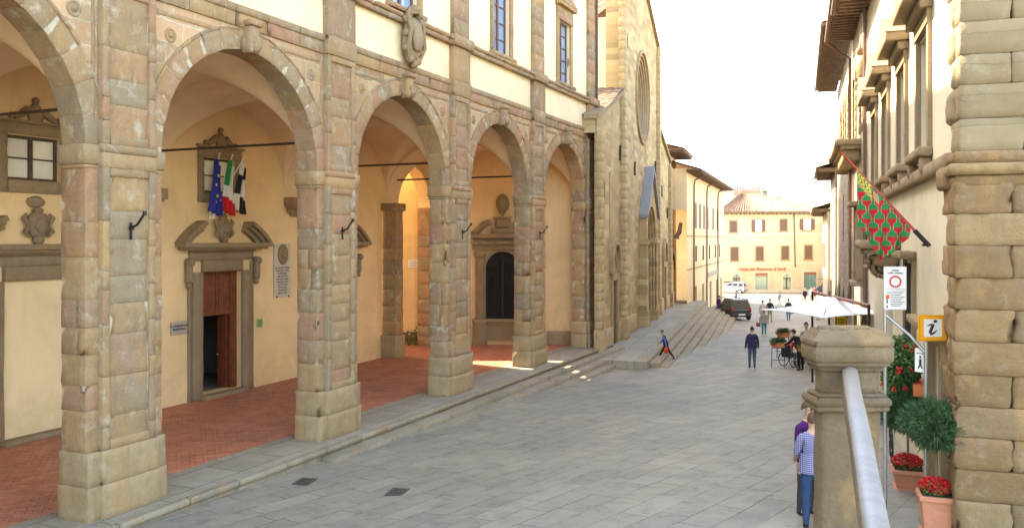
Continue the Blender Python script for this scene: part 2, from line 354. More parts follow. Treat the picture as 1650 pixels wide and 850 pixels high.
def interp(x, pts):
    if x <= pts[0][0]: return pts[0][1]
    for (a, va), (b, vb) in zip(pts, pts[1:]):
        if x <= b: t = (x - a) / (b - a); return va + (vb - va) * t
    return pts[-1][1]
TH = math.degrees(math.atan(622 / 1390))
PF = Frame(-12.25 * math.cos(R_(TH)), 12.25 * math.sin(R_(TH)), TH)
GL = [(-30, 4.6), (10, 4.84), (14, 4.90), (20, 5.0), (30, 5.20), (36, 5.42), (40, 5.48), (44, 5.62), (50, 5.85), (60, 6.12), (72, 6.3), (86, 6.65), (116, 7.2), (135, 7.3), (400, 7.6)]
GR = [(-30, 3.4), (8, 4.05), (13, 4.38), (25, 4.92), (34, 5.28), (42, 5.6), (50, 5.85), (67, 6.42), (80, 6.8), (116, 7.2), (135, 7.3), (400, 7.6)]
def ground_z(X, Y):
    xl = PF.o.x + (Y - PF.o.y) * math.tan(R_(TH)) if Y < 37 else PF.o.x + (37 - PF.o.y) * math.tan(R_(TH)) + (Y - 37) * .3
    t = min(1, max(0, (X - xl - 1.5) / 8.0)); t = t * t * (3 - 2 * t)
    g = interp(Y, GL) * (1 - t) + interp(Y, GR) * t
    e = min(1, max(0, (X - 4.6) / 1.5)) * min(1, max(0, (24 - Y) / 8)); g -= .14 * e
    return H - g
def gat(px, py):                            # street point seen at photo px,py
    t = 6 / (py - HY)
    for _ in range(60):
        X = (px - CX) * t; Y = F * t; t = t * .6 + .4 * (H - ground_z(X, Y)) / (py - HY)
    return Vector(((px - CX) * t, F * t, ground_z((px - CX) * t, F * t)))

# ================================================================ ground
g = MB()
xs = [-300, -150, -80] + [-50 + i * 1.25 for i in range(105)] + [100, 160, 300, 600]
ys = [-60, -30, -10] + [-5 + i * 1.25 for i in range(112)] + [140, 160, 200, 300, 500, 900, 1600]
vs = [(x, y, ground_z(x, y) + .012 * noise.noise(Vector((x * .8, y * .8, 0)))) for y in ys for x in xs]
nx = len(xs)
g.add(vs, [(j * nx + i, j * nx + i + 1, (j + 1) * nx + i + 1, (j + 1) * nx + i) for j in range(len(ys) - 1) for i in range(nx - 1)], smooth=True)
struct(g.build('street_ground', m_paving))
# ================================================================ arcaded palace (local frame PF)
pal = thing('arcaded_palace', 'long sandstone palace with tall round arcade, pilasters and cream plaster upper floor', 'building', PF.w(0, 0, 0), PF.rz)
PC = [-7.87, -1.55, 4.77, 11.09, 17.41, 23.73, 30.05, 36.30]  # leading piers continue the arcade out of view, added for the light
PW = .83; ZI = 6.34; RA = 2.33; TOP = 17.9; UE = 36.95  # TOP lies out of view, its height set for the shadow line opposite
BC = [(a + b) / 2 for a, b in zip(PC, PC[1:])]; BC[-1] = (30.05 + .83 + 35.47) / 2
RB = [RA] * 6 + [(35.47 - 30.88) / 2]
def courses(z0, z1, lo=.42, hi=.72):
    zs = [z0]
    while zs[-1] < z1 - lo * 1.4: zs.append(min(zs[-1] + rnd.uniform(lo, hi), z1))
    zs[-1] = z1
    if len(zs) == 1: zs.append(z1)
    return zs
def tone_near(): return rnd.random()
def pier(c, w0, w1, near):
    mb = MB(); st = .13 if near else .2
    x0, x1 = c - w0, c + w1
    # plinth, two tiers
    for (za, zb, e) in ((-.02, .58, .05), (.58, 1.15, .03)):
        mb.block(x0 - e + .02, x1 + e - .02, .12 - e, .78 + e * .5, za, zb, mi=1, step=st, amp=.006, chip=.012)
        mb.block(c - .60 - e * .6, min(c + .60 + e * .6, x1 + e), .01 - e + .045, .4, za, zb, mi=1, step=st, amp=.006, chip=.012)
    mb.box(x0 + .013, x1 - .013, .184, .737, 1.1, 6.3, 2); mb.box(c - .56, min(c + .56, x1) - .012, .098, .3, 1.1, 9.5, 2)
    zs = courses(1.15, 5.98)
    for a, b in zip(zs, zs[1:]):
        if rnd.random() < .3: 
            k = rnd.uniform(.35, .45); mb.block(x0, x1, .17, k, a, b, step=st); mb.block(x0 + .004, x1 - .004, k, .75, a, b, step=st)
        else: mb.block(x0, x1, .17, .75, a, b, step=st)
    pil(mb, c, 1.15, 5.98, x1, st)
    # impost
    mb.block(x0 - .06, x1 + .06, .12, .80, 6.0, 6.34, step=st, r=.03, chip=.03)
    mb.block(x0 - .03, x1 + .03, .15, .78, 5.93, 6.0, step=st, r=.02)
    mb.block(c - .585, min(c + .585, x1 + .02), .03, .3, 5.95, 6.22, step=st, r=.02); mb.block(c - .60, min(c + .60, x1 + .02), .015, .3, 6.22, ZI + .02, step=st, r=.02)
    # above the impost to the band
    pil(mb, c, ZI + .02, 9.12, x1, st)
    mb.block(c - .60, min(c + .60, x1), .02, .3, 9.12, 9.56, step=st); mb.block(c - .57, min(c + .57, x1), .05, .3, 9.56, 10.62, step=st)
    mb.block(c - .66, min(c + .66, x1), -.06, .3, 10.62, 10.95, step=st, r=.03)
    zs = courses(10.95, 16.6)
    for a, b in zip(zs, zs[1:]): mb.block(c - .52, min(c + .52, x1), .07, .3, a, b, step=.25)
    return mb.build('pier', [m_pal, m_pal2, m_mortar], pal)
def pil(mb, c, z0, z1, x1, st):
    r1 = min(c + .575, x1)
    zs = courses(z0, z1)
    for a, b in zip(zs, zs[1:]): mb.block(c - .42, r1 - .155, .085, .3, a, b, step=st)
    for (xa, xb) in ((c - .575, c - .42), (r1 - .155, r1)):
        zs = courses(z0, z1, .3, .9)
        for a, b in zip(zs, zs[1:]): mb.block(xa, xb, .045, .3, a, b, step=st, r=.012)
    mb.block(c - .42, r1 - .155, .045, .3, z1 - .16, z1, step=st); mb.block(c - .42, r1 - .155, .045, .3, z0, z0 + .16, step=st)
for i, c in enumerate(PC):
    last = i == len(PC) - 1
    pier(c, PW, PW if not last else .65, 2 < i < 6)
def ring_seg(mb, c, z, r0, r1, a0, a1, y0, y1, n=14, sz=1.0):
    for k in range(n):
        A, B = a0 + (a1 - a0) * k / n, a0 + (a1 - a0) * (k + 1) / n
        P = lambda r, a, y: (c + r * math.cos(a), y, z + r * sz * math.sin(a))
        vs = [P(r0, A, y0), P(r1, A, y0), P(r1, B, y0), P(r0, B, y0), P(r0, A, y1), P(r1, A, y1), P(r1, B, y1), P(r0, B, y1)]
        mb.add(vs, [(0, 1, 2, 3), (7, 6, 5, 4), (0, 4, 5, 1), (3, 2, 6, 7), (0, 3, 7, 4), (1, 5, 6, 2)])
# arches
for c, R in zip(BC, RB):
    mb = MB(); nv = 15; Rm = R + .25
    for k in range(40): ring_seg(mb, c, ZI, R + .014, R + .38, math.pi * k / 40, math.pi * (k + 1) / 40, .18, .735, 1); mb.m[-6:] = [1] * 6
    for k in range(nv):
        a0 = math.pi * k / nv; a1 = math.pi * (k + 1) / nv
        def warp(x, y, z, c=c): return (c - math.cos(x / Rm) * z, y, ZI + math.sin(x / Rm) * z)
        d0 = rnd.choice((.0, 0, .01)); sp = rnd.random()
        if k % 2 or R > 3:
            mb.block(a0 * Rm, a1 * Rm, .165 + d0, .75, R, R + .42 + rnd.uniform(-.02, .06), step=.15, warp=warp)
        else:
            mb.block(a0 * Rm, a1 * Rm, .165 + d0, .44, R, R + .42 + rnd.uniform(-.02, .06), step=.15, warp=warp); mb.block(a0 * Rm, a1 * Rm, .44, .75, R + .004, R + .42, step=.15, warp=warp)
    # outer moulding
    for k in range(nv * 2):
        a0 = math.pi * k / nv / 2; a1 = math.pi * (k + 1) / nv / 2
        mb.block(a0 * Rm, a1 * Rm, .15, .3, R + .40, R + .46, step=.2, warp=warp, r=.008)
    mb.build('arch_ring', [m_pal, m_mortar], pal)
    kb = MB()   # keystone console
    kb.block(c - .17, c + .17, -.03, .3, ZI + R - .06, ZI + R + .52, step=.08, r=.05, amp=.02); kb.block(c - .21, c + .21, -.09, .3, ZI + R + .50, ZI + R + .62, step=.1, r=.03)
    kb.ball((c, -.02, ZI + R + .12), .13, 10, sc3=(1, .8, 1.4), amp=.4, seed=c)
    kb.build('keystone', m_pal, pal)
def arch_sheet(mb, x0, x1, z1, c, R, zs, y, mi=0, n=40):
    """flat wall between the curve of radius R and the box x0..x1, zs..z1"""
    pts = []
    for k in range(n + 1):
        a = math.pi * k / n; ix, iz = c - R * math.cos(a), zs + R * math.sin(a)
        dx, dz = -math.cos(a), math.sin(a)
        t = min(((x1 - c) / dx if dx > 1e-6 else (x0 - c) / dx if dx < -1e-6 else 1e9), ((z1 - zs) / dz if dz > 1e-6 else 1e9))
        pts.append(((ix, y, iz), (c + dx * t, y, zs + dz * t)))
    for k in range(n):
        (a, A), (b, B) = pts[k], pts[k + 1]
        mb.quad(a, b, B, A, mi)
        # close the corner triangle
        if abs(A[0] - B[0]) > 1e-5 and abs(A[2] - B[2]) > 1e-5:
            cx = x0 if (A[0] + B[0]) / 2 < c else x1
            mb.add([A, B, (cx, y, z1)], [(0, 1, 2)], mi)
sm = MB(); ins = MB()
for i, (c, R) in enumerate(zip(BC, RB)):
    xa = PC[i]; xb = PC[i + 1] if i < len(BC) - 1 else UE
    arch_sheet(sm, xa, xb, 9.12, c, R + .3, ZI, .185)
    arch_sheet(ins, xa, xb, 9.5, c, R + .02, ZI, .74)
sm.build('spandrel_wall', m_spand, pal); ins.build('inner_spandrel', m_vault, pal)
# spandrel mouldings, bands, ledges
mb = MB(); lg = MB()
for i, (c, R) in enumerate(zip(BC, RB)):
    xa = PC[i] + .58; xb = PC[i + 1] - .58
    for (p, q, r2, s2) in ((xa + .04, xa + .13, ZI + .25, 8.98), (xb - .13, xb - .04, ZI + .25, 8.98)): mb.block(p, q, .165, .22, r2, s2, step=.3, r=.015)
    for (p, q) in ((xa + .13, c - .35), (c + .35, xb - .13)): mb.block(p, q, .165, .22, 8.88, 8.98, step=.3, r=.015)
    for sx in (-1, 1):
        cx = c + sx * 2.12; mb.lathe([(.0, .0), (.10, .0), (.13, -.01)], (0, 0, 0), 4) if False else None
        vs = []; n = 16
        for r, d in ((.15, 0), (.13, .03), (.10, .03), (.07, 0), (.05, .05), (0, .06)):
            vs += [(cx + r * math.cos(2 * math.pi * j / n), .195 - d, 8.55 + r * math.sin(2 * math.pi * j / n)) for j in range(n)]
        mb.add(vs, [(k * n + j, k * n + (j + 1) % n, (k + 1) * n + (j + 1) % n, (k + 1) * n + j) for k in range(5) for j in range(n)], smooth=True)
    x = xa
    while x < xb - .1:
        e = min(xb, x + rnd.uniform(.7, 1.3))
        mb.block(x, e, .14, .3, 9.12, 9.40, step=.2); mb.block(x, e, .10, .3, 9.40, 9.565, step=.2, r=.025)
        x = e
    x = xa
    while x < xb - .1:
        e = min(xb, x + rnd.uniform(.8, 1.6)); j = rnd.uniform(-.02, .02)
        lg.block(x, e, .03 + j, .3, 10.62, 10.76, step=.12, r=.02, amp=.02, chip=.04); lg.block(x, e, -.03 + j, .3, 10.76, 10.88, step=.12, r=.04, amp=.03, chip=.06)
        x = e
    lg.build('sill_ledge', m_pal, pal); lg = MB()
mb.build('entablature', m_pal, pal)
def wall_holes(mb, x0, x1, z0, z1, y, holes, thick=.25, mi=0, mr=0, sgn=1):
    xs = sorted(set([x0, x1] + [h[0] for h in holes] + [h[1] for h in holes])); zs = sorted(set([z0, z1] + [h[2] for h in holes] + [h[3] for h in holes]))
    for a, b in zip(xs, xs[1:]):
        for p, q in zip(zs, zs[1:]):
            if any(h[0] <= a and b <= h[1] and h[2] <= p and q <= h[3] for h in holes): continue
            mb.quad((a, y, p), (b, y, p), (b, y, q), (a, y, q), mi)
    for h in holes:
        a, b, p, q = h; y2 = y + thick * sgn
        mb.quad((a, y, p), (a, y2, p), (a, y2, q), (a, y, q), mr); mb.quad((b, y, p), (b, y, q), (b, y2, q), (b, y2, p), mr)
        mb.quad((a, y, q), (a, y2, q), (b, y2, q), (b, y, q), mr); mb.quad((a, y, p), (b, y, p), (b, y2, p), (a, y2, p), mr)
wins = [(c - .68 - .05, c + .68 - .05, 11.08, 13.55) for c in BC]
wins[-1] = (32.35, 33.65, 11.05, 13.55); wins[-2] = (26.25, 27.55, 11.05, 13.9)
up = MB(); wall_holes(up, -8.6, UE, 9.56, TOP, .2, wins, .35)
up.quad((UE, .2, -.5), (UE, 6.55, -.5), (UE, 6.55, TOP), (UE, .2, TOP)); up.quad((-8.6, .2, 0), (-8.6, 16, 0), (-8.6, 16, TOP), (-8.6, .2, TOP))
up.quad((-8.6, 6.55, 9.5), (UE, 6.55, 9.5), (UE, 6.55, TOP), (-8.6, 6.55, TOP)); up.quad((-8.6, .2, 9.5), (UE, .2, 9.5), (UE, 6.55, 9.5), (-8.6, 6.55, 9.5))
up.quad((-8.6, 16, 0), (28.9, 16, 0), (28.9, 16, TOP), (-8.6, 16, TOP)); up.quad((28.9, 6.55, 0), (28.9, 16, 0), (28.9, 16, TOP), (28.9, 6.55, TOP))
up.build('upper_wall', m_cream, pal)
rf = MB(); rf.box(-9.3, UE + .2, -.9, 16.5, TOP, TOP + .25); rf.build('roof', m_tile, pal)  # unseen flat roof, added to block the sun
def casement(par, x0, x1, z0, z1, y, nv=3, gm=None, fm=None, sgn=1):
    """window: frame part with a pane child"""
    fr = MB(); t = .07; w = x1 - x0; f0, f1 = y + .12 * sgn, y + .18 * sgn
    fr.box(x0, x0 + t, f0, f1, z0, z1); fr.box(x1 - t, x1, f0, f1, z0, z1); fr.box(x0 + t, x1 - t, f0, f1, z0, z0 + t); fr.box(x0 + t, x1 - t, f0, f1, z1 - t, z1)
    cx = (x0 + x1) / 2; fr.box(cx - .05, cx + .05, f0 - .01 * sgn, f1, z0 + t, z1 - t)
    for s0, s1 in ((x0 + t, cx - .05), (cx + .05, x1 - t)):
        for k in range(1, nv): zz = z0 + (z1 - z0) * k / nv; fr.box(s0, s1, f0 + .01 * sgn, f1, zz - .018, zz + .018)
    o = fr.build('window', fm or m_shut, par)
    p = MB(); p.quad((x0 + t, f1 - .01 * sgn, z0 + t), (x1 - t, f1 - .01 * sgn, z0 + t), (x1 - t, f1 - .01 * sgn, z1 - t), (x0 + t, f1 - .01 * sgn, z1 - t)); p.build('pane', gm or m_glassb, o)
    return o
for (a, b, p, q) in wins:
    wo = casement(pal, a, b, p, q, .2, 5)
    s = MB(); e = .24
    s.block(a - e, a, .12, .3, p - .02, q, step=.3); s.block(b, b + e, .12, .3, p - .02, q, step=.3); s.block(a - e, b + e, .10, .3, q, q + .26, step=.2)
    s.block(a - e - .1, b + e + .1, -.05, .3, q + .55, q + .68, step=.2, r=.02); s.block(a - e, b + e, .12, .3, q + .26, q + .55, step=.2)
    s.prism([(a - e - .12, q + .68), (b + e + .12, q + .68), ((a + b) / 2, q + 1.15)], lambda x, z, d: (x, d, z), -.06, .25)
    s.block(a - e - .05, b + e + .05, -.02, .3, p - .16, p - .02, step=.2, r=.03)
    s.build('frame', m_pal, wo)
# downpipe at the palace end
dp = MB(); dp.tube([(36.66, .0, -.3), (36.66, .0, TOP - .1)], .055, 10)
for z in (1.2, 3.4, 5.6, 7.8, 10.1, 12.4): dp.tube([(36.66, 0, z), (36.66, 0, z + .06)], .072, 10); dp.box(36.64, 36.68, 0, .2, z, z + .03)
dp.build('drainpipe', m_pipe, pal)
# iron hooks on the pilasters
for c in PC[2:]:
    k = MB(); z = 4.95
    k.box(c - .02, c + .02, .03, .05, z - .22, z + .08); k.box(c - .035, c + .035, .0, .05, z - .05, z + .02)
    k.tube([(c, .03, z), (c + .01, -.09, z + .03), (c + .06, -.22, z + .24)], .022, 6); k.tube([(c + .06, -.22, z + .2), (c + .06, -.22, z + .28)], .035, 8)
    k.build('torch_bracket', m_iron, pal)
# ---- interior: back wall, vaults, ribs, corbels
YB = 6.55
doors = [(13.3, 15.0, .12, 3.76), (19.5, 21.2, .12, 3.76), (25.2, 26.9, .12, 3.76)]
bw = [(13.42, 14.82, 6.12, 7.17), (19.6, 20.95, 6.12, 7.17), (25.35, 26.75, 6.12, 7.17)]
mb = MB(); wall_holes(mb, -8.6, 29.3, -.2, 9.5, YB, [doors[1], doors[2]] + bw, .4)
arch_sheet(mb, 29.3, 36.9, 9.5, 31.45, 1.75, 6.1, YB); arch_sheet(mb, 29.3, 36.9, 9.5, 31.45, 1.75, 6.1, YB + .6)
mb.quad((33.2, YB, -.2), (36.9, YB, -.2), (36.9, YB, 6.1), (33.2, YB, 6.1)); mb.quad((33.2, YB + .6, -.2), (36.9, YB + .6, -.2), (36.9, YB + .6, 6.1), (33.2, YB + .6, 6.1))
n = 24
for k in range(n):
    a0, a1 = math.pi * k / n, math.pi * (k + 1) / n
    p = lambda a, y: (31.45 - 1.75 * math.cos(a), y, 6.1 + 1.75 * math.sin(a))
    mb.quad(p(a0, YB), p(a1, YB), p(a1, YB + .6), p(a0, YB + .6))
mb.build('arcade_back_wall', m_ochre, pal)
zs = courses(0, 6.1); jb = MB()
for a, b in zip(zs, zs[1:]): jb.block(33.2, 33.5, YB - .04, YB + .65, a, b, step=.2)
jb.build('passage_jamb', m_pal, pal); jb = MB()
for a, b in zip(zs, zs[1:]): jb.block(29.35, 29.9, YB - .62, YB + .65, a, b, step=.2)
jb.block(29.22, 30.0, YB - .72, YB + .7, 5.85, 6.15, step=.2, r=.03); jb.block(29.2, 29.95, YB - .7, YB + .68, -.02, .9, step=.2, mi=1)
jb.build('passage_jamb', [m_pal, m_pal2], pal)
va = MB()
def vault(u0, u1, y0=.74, y1=YB, zs=6.12, rise=2.75, n=28):
    cu, hu, cy, hy = (u0 + u1) / 2, (u1 - u0) / 2, (y0 + y1) / 2, (y1 - y0) / 2
    def fn(a, b):
        # cosine spacing keeps the steep feet smooth
        x = -math.cos(math.pi * a); y = -math.cos(math.pi * b)
        z = rise * max(math.sqrt(max(0, 1 - x * x)), math.sqrt(max(0, 1 - y * y)) * .97)
        return (cu + hu * x, cy + hy * y, zs + z)
    va.grid(fn, n * 2, n * 2)
for i in range(len(PC) - 1): vault(PC[i] + .42, PC[i + 1] - .42)
va.build('groin_vault', m_vault, pal)
rb = MB()
for i, c in enumerate(PC):
    cy, hy = (.74 + YB) / 2, (YB - .74) / 2; n = 40; prev = None
    hw = .42 if i != 6 else .5
    for k in range(n + 1):
        a = math.pi * k / n; y = cy - hy * math.cos(a); z = 6.12 + 2.45 * math.sin(a)
        cur = (y, z)
        if prev:
            (ya, za), (yb, zb) = prev, cur
            rb.add([(c - hw, ya, za), (c + hw, ya, za), (c + hw, yb, zb), (c - hw, yb, zb)], [(0, 1, 2, 3)], smooth=True)
            rb.quad((c - hw, ya, za), (c - hw, yb, zb), (c - hw, yb, 9.4), (c - hw, ya, 9.4)); rb.quad((c + hw, ya, za), (c + hw, yb, zb), (c + hw, yb, 9.4), (c + hw, ya, 9.4))
        prev = cur
rb.build('transverse_arch', m_vault, pal)
for i, c in enumerate(PC[1:6]):
    k = MB(); k.block(c - .46, c + .46, YB - .42, YB + .05, 5.83, 6.13, step=.12, r=.02); k.block(c - .40, c + .40, YB - .34, YB + .05, 5.76, 5.83, step=.12)
    for q in range(5): x = c - .3 + q * .15; hgt = .10 + .10 * (1 - abs(q - 2) / 2); k.ball((x, YB - .12, 5.72 - hgt * .3), .10, 8, sc3=(.8, 1.3, hgt * 9), amp=.25, seed=q)
    k.block(c - .2, c + .2, YB - .2, YB + .05, 5.5, 5.76, step=.1, r=.06); k.build('corbel', m_pal, pal)
    t = MB(); t.tube([(c, .7, 7.12), (c, YB, 7.12)], .032, 8); t.build('tie_rod', m_rod, pal)
t = MB(); t.tube([(PC[6], .7, 7.12), (PC[6], YB, 7.12)], .032, 8); t.build('tie_rod', m_rod, pal)
# a few small slots of the tie rods seen lengthwise
# floor and platform
mb = MB(); mb.box(-10, 37.3, 1.15, YB + .6, -1.6, 0.0); mb.quad((28.9, YB + .6, -.01), (37.3, YB + .6, -.01), (37.3, 16, -.01), (28.9, 16, -.01)); mb.build('arcade_floor', m_brick, pal)
pf = MB(); u = -10
pf.box(-10, 37.6, -.30, 1.15, -1.6, .004); pf.build('platform_edge', m_kerb, pal)
st = MB(); u = -10
while u < 37.6:
    e = min(37.7, u + rnd.uniform(.9, 1.6)); st.block(u, e, -.47, -.28, -.13, .008, step=.15, r=.035, amp=.008); st.block(u, e, -.42, -.25, -.9, -.13, step=.4, r=.01); u = e
st.build('platform_nosing', m_step, pal)
for k, (us, ue) in enumerate(((15.9, 38.3), (20.8, 39.0), (27.2, 39.8), (32.5, 40.4))):
    s = MB(); u = us; zt = -.155 * (k + 1); yo = -.44 - .38 * (k + 1)
    while u < ue:
        e = min(ue, u + rnd.uniform(.9, 1.8)); s.block(u, e, yo, yo + .41, zt - .5, zt, step=.15, r=.03, amp=.012, chip=.03); u = e
    s.build('stone_step', m_step, pal)
s = MB(); s.box(37.3, 39.9, -.6, 1.3, -1.2, -.32); s.build('end_landing', m_kerb, pal)
# ---- portals on the back wall
def portal(a, b, z1):
    c = (a + b) / 2; s = MB()
    for sx, xx in ((-1, a), (1, b)):
        s.block(min(xx, xx + sx * .40), max(xx, xx + sx * .40), YB - .12, YB + .3, 0, z1, step=.4, r=.012, amp=.004); s.block(min(xx + sx * .40, xx + sx * .54), max(xx + sx * .40, xx + sx * .54), YB - .06, YB + .1, 0, z1 + .3, step=.5, r=.01, amp=.003)
        # scroll console
        xc = xx + sx * .58
        s.block(xc - .10, xc + .10, YB - .24, YB, z1 - .3, z1 + .42, step=.1, r=.05); s.ball((xc, YB - .22, z1 + .3), .12, 10, sc3=(.9, 1, 1)); s.ball((xc, YB - .12, z1 - .38), .09, 8)
    s.block(a, b, YB - .12, YB + .3, z1, z1 + .34, step=.4, r=.012, amp=.004); s.block(a - .5, b + .5, YB - .10, YB + .1, z1 + .34, z1 + .62, step=.4, r=.02, amp=.005)
    s.box(a - .90, b + .90, YB - .34, YB, z1 + .66, z1 + .73); s.box(a - 1.0, b + 1.0, YB - .44, YB, z1 + .73, z1 + .86); s.box(a - .5, b + .5, YB - .2, YB, z1 + .6, z1 + .66)
    for (lo, hi) in ((R_(40.5), R_(66)), (R_(114), R_(139.5))):
        for (r0, r1, d) in ((2.12, 2.24, .16), (2.24, 2.34, .28), (2.34, 2.46, .42)):
            ring_seg(s, c, z1 - .73, r0, r1, lo, hi, YB - d, YB, sz=1.0)
    # cartouche
    s.ball((c, YB - .1, z1 + 1.30), .29, 18, sc3=(1.0, .45, 1.15), amp=.2, seed=c); s.ball((c, YB - .20, z1 + 1.30), .17, 12, sc3=(1, .5, 1.15))
    for sx in (-1, 1):
        s.tube([(c + sx * .24, YB - .12, z1 + 1.02), (c + sx * .36, YB - .14, z1 + 1.15), (c + sx * .28, YB - .14, z1 + 1.3), (c + sx * .38, YB - .12, z1 + 1.48), (c + sx * .30, YB - .1, z1 + 1.58)], [.03, .06, .04, .06, .03], 7)
    s.ball((c, YB - .1, z1 + .95), .14, 8); s.ball((c, YB - .1, z1 + 1.66), .09, 8, sc3=(1.8, .7, .8))
    s.block(a - .1, b + .1, YB - .3, YB + .35, -.02, .12, step=.3)
    return s
for i, (a, b, p, q) in enumerate(doors):
    s = portal(a, b, q)
    if i == 0: s.box(a, b, YB - .015, YB + .02, .1, q, mi=1)
    s.build('portal', [m_greyst, m_infill], pal)
# upper windows with crest
for i, (a, b, p, q) in enumerate(bw):
    o = casement(pal, a, b, p, q, YB, 2, m_glassw, m_dkwood); o.name = 'arcade_window'
    s = MB(); c = (a + b) / 2
    for (x0, x1, z0, z1) in ((a - .24, a, p - .3, q + .02), (b, b + .24, p - .3, q + .02), (a - .24, b + .24, q + .02, q + .30), (a, b, p - .3, p)): s.block(x0, x1, YB - .07, YB + .15, z0, z1, step=.2, r=.015, amp=.004)
    s.box(a - .3, b + .3, YB - .12, YB, q + .30, q + .36)
    s.ball((c, YB - .06, q + .52), .22, 12, sc3=(1, .45, 1.2), amp=.2); s.ball((c, YB - .06, q + .85), .09, 8)
    for sx in (-1, 1):
        s.tube([(c + sx * .2, YB - .06, q + .62), (c + sx * .36, YB - .06, q + .5), (c + sx * .55, YB - .06, q + .4)], [.10, .09, .05], 8); s.ball((c + sx * .62, YB - .06, q + .44), .08, 8)
    if i == 0: s.ball((c, YB - .06, p - .50), .20, 12, sc3=(1.25, .4, .7), amp=.3)
    s.build('frame', m_greyst, o)
# hall behind the open door
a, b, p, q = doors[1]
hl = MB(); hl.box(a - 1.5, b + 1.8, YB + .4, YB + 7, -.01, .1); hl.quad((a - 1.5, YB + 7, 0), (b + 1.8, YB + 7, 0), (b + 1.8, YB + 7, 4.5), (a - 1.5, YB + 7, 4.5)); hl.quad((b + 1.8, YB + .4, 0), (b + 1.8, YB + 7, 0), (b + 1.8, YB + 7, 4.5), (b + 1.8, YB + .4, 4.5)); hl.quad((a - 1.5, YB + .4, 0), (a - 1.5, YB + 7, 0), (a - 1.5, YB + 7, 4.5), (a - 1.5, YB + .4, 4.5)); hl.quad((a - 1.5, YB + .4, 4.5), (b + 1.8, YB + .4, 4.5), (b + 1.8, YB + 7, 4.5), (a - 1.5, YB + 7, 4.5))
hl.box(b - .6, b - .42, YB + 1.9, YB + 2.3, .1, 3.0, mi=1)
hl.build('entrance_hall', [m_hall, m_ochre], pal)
# doors
dr = MB(); z3 = 2.42
def panel(mb, x0, x1, y, z0, z1, d=.05):
    mb.box(x0, x1, y, y + d, z0, z1); 
    mb.box(x0 + .09, x1 - .09, y - .018, y, z0 + .12, z1 - .12)
for k in range(2): panel(dr, a + .06 + k * (b - a - .24) / 2 + .06, a + .06 + (k + 1) * (b - a - .24) / 2, YB + .2, z3 + .1, q - .06)
dr.box(a, a + .12, YB + .16, YB + .3, .12, q); dr.box(b - .3, b, YB + .16, YB + .3, .12, q); dr.box(a + .12, b - .3, YB + .15, YB + .3, z3, z3 + .1); dr.box(a + .12, b - .3, YB + .18, YB + .3, q - .08, q); dr.box(a + .12, b - .3, YB + .22, YB + .3, z3 + .1, q - .08)
dr.box(b - .26, b - .04, YB + .13, YB + .16, .2, .8)
dr.build('door_case', m_wood, pal)
lf = MB(); lf.box(b - .36, b - .30, YB + .3, YB + .62, .12, z3); lf.box(b - .375, b - .36, YB + .36, YB + .56, .3, 1.1); lf.box(b - .375, b - .36, YB + .36, YB + .56, 1.25, 2.25)
o = lf.build('open_door_leaf', m_wood, pal); kk = MB(); kk.ball((b - .39, YB + .58, 1.15), .035, 8); kk.build('handle', m_steel, o)
lf = MB(); lf.box(a + .13, a + .19, YB + .3, YB + .9, .12, z3); lf.build('open_door_leaf', m_dkwood, pal)

# ---- end wall of the arcade with the gated aedicule (plane facing the viewer)
EW = Frame(0, 38.6, 90.0)    # local x = world +X, local y = away
ew = thing('courtyard_end_wall', 'ochre plaster wall closing the far end of the arcade, with mossy foot', 'wall', (0, 38.6, 0), 0)
mb = MB(); mb.box(-5.3, 3.15, 0, .5, -1.2, 9.4); mb.box(-16, -5.3, 0, .5, -1.2, 8.0); mb.build('wall_face', m_ochre, ew)  # left part shaped lower to let sun onto the arcade floor
bs = MB(); x = 1.0
while x < 3.1: e = min(3.1, x + .7); bs.block(x, e, -.06, .1, -.1, .62, step=.2); x = e
bs.build('plinth', m_pal2, ew)
ms = MB()
for k in range(260):
    x = rnd.gauss(-4.6, .55); z = abs(rnd.gauss(0, .28)) + .02; s_ = rnd.uniform(.02, .07)
    ms.ball((x, -.01, z), s_, 5, sc3=(1.4, .35, 1), amp=.5, seed=k)
ms.build('moss_patch', m_moss, ew)
dp = MB(); dp.tube([(-3.86, -.1, -.2), (-3.86, -.1, 9)], .06, 8); dp.build('drainpipe', m_pipe, ew)
ae = thing('gated_aedicule', 'stone aedicule with pilasters, broken pediment and urn around an iron gate at the arcade end', 'shrine', (-.42, 38.55, 0), 0)
s = MB(); hw = .74
for sx in (-1, 1):
    s.block(sx * 1.0 - .2, sx * 1.0 + .2, -.22, .0, 1.1, 3.9, step=.3, r=.03, amp=.004); s.block(sx * 1.0 - .26, sx * 1.0 + .26, -.28, 0, 3.9, 4.25, step=.15, r=.05); s.ball((sx * 1.2, -.25, 4.08), .09, 8); s.ball((sx * .8, -.25, 4.08), .09, 8)
    s.block(sx * 1.0 - .28, sx * 1.0 + .28, -.3, 0, .95, 1.15, step=.2); s.block(sx * 1.0 - .32, sx * 1.0 + .32, -.32, 0, 0, .95, step=.3)
s.box(-1.35, 1.35, -.2, 0, 4.25, 4.5); s.box(-1.45, 1.45, -.35, 0, 4.5, 4.62); s.box(-1.3, 1.3, -.22, 0, 4.62, 4.78); s.box(-1.55, 1.55, -.45, 0, 4.78, 4.95)
for sx in (-1, 1):
    s.tube([(sx * .65, -.15, 5.5), (sx * .85, -.2, 5.35), (sx * 1.15, -.25, 5.05), (sx * 1.4, -.28, 4.98)], [.1, .16, .13, .08], 8); s.ball((sx * .62, -.2, 5.45), .14, 8)
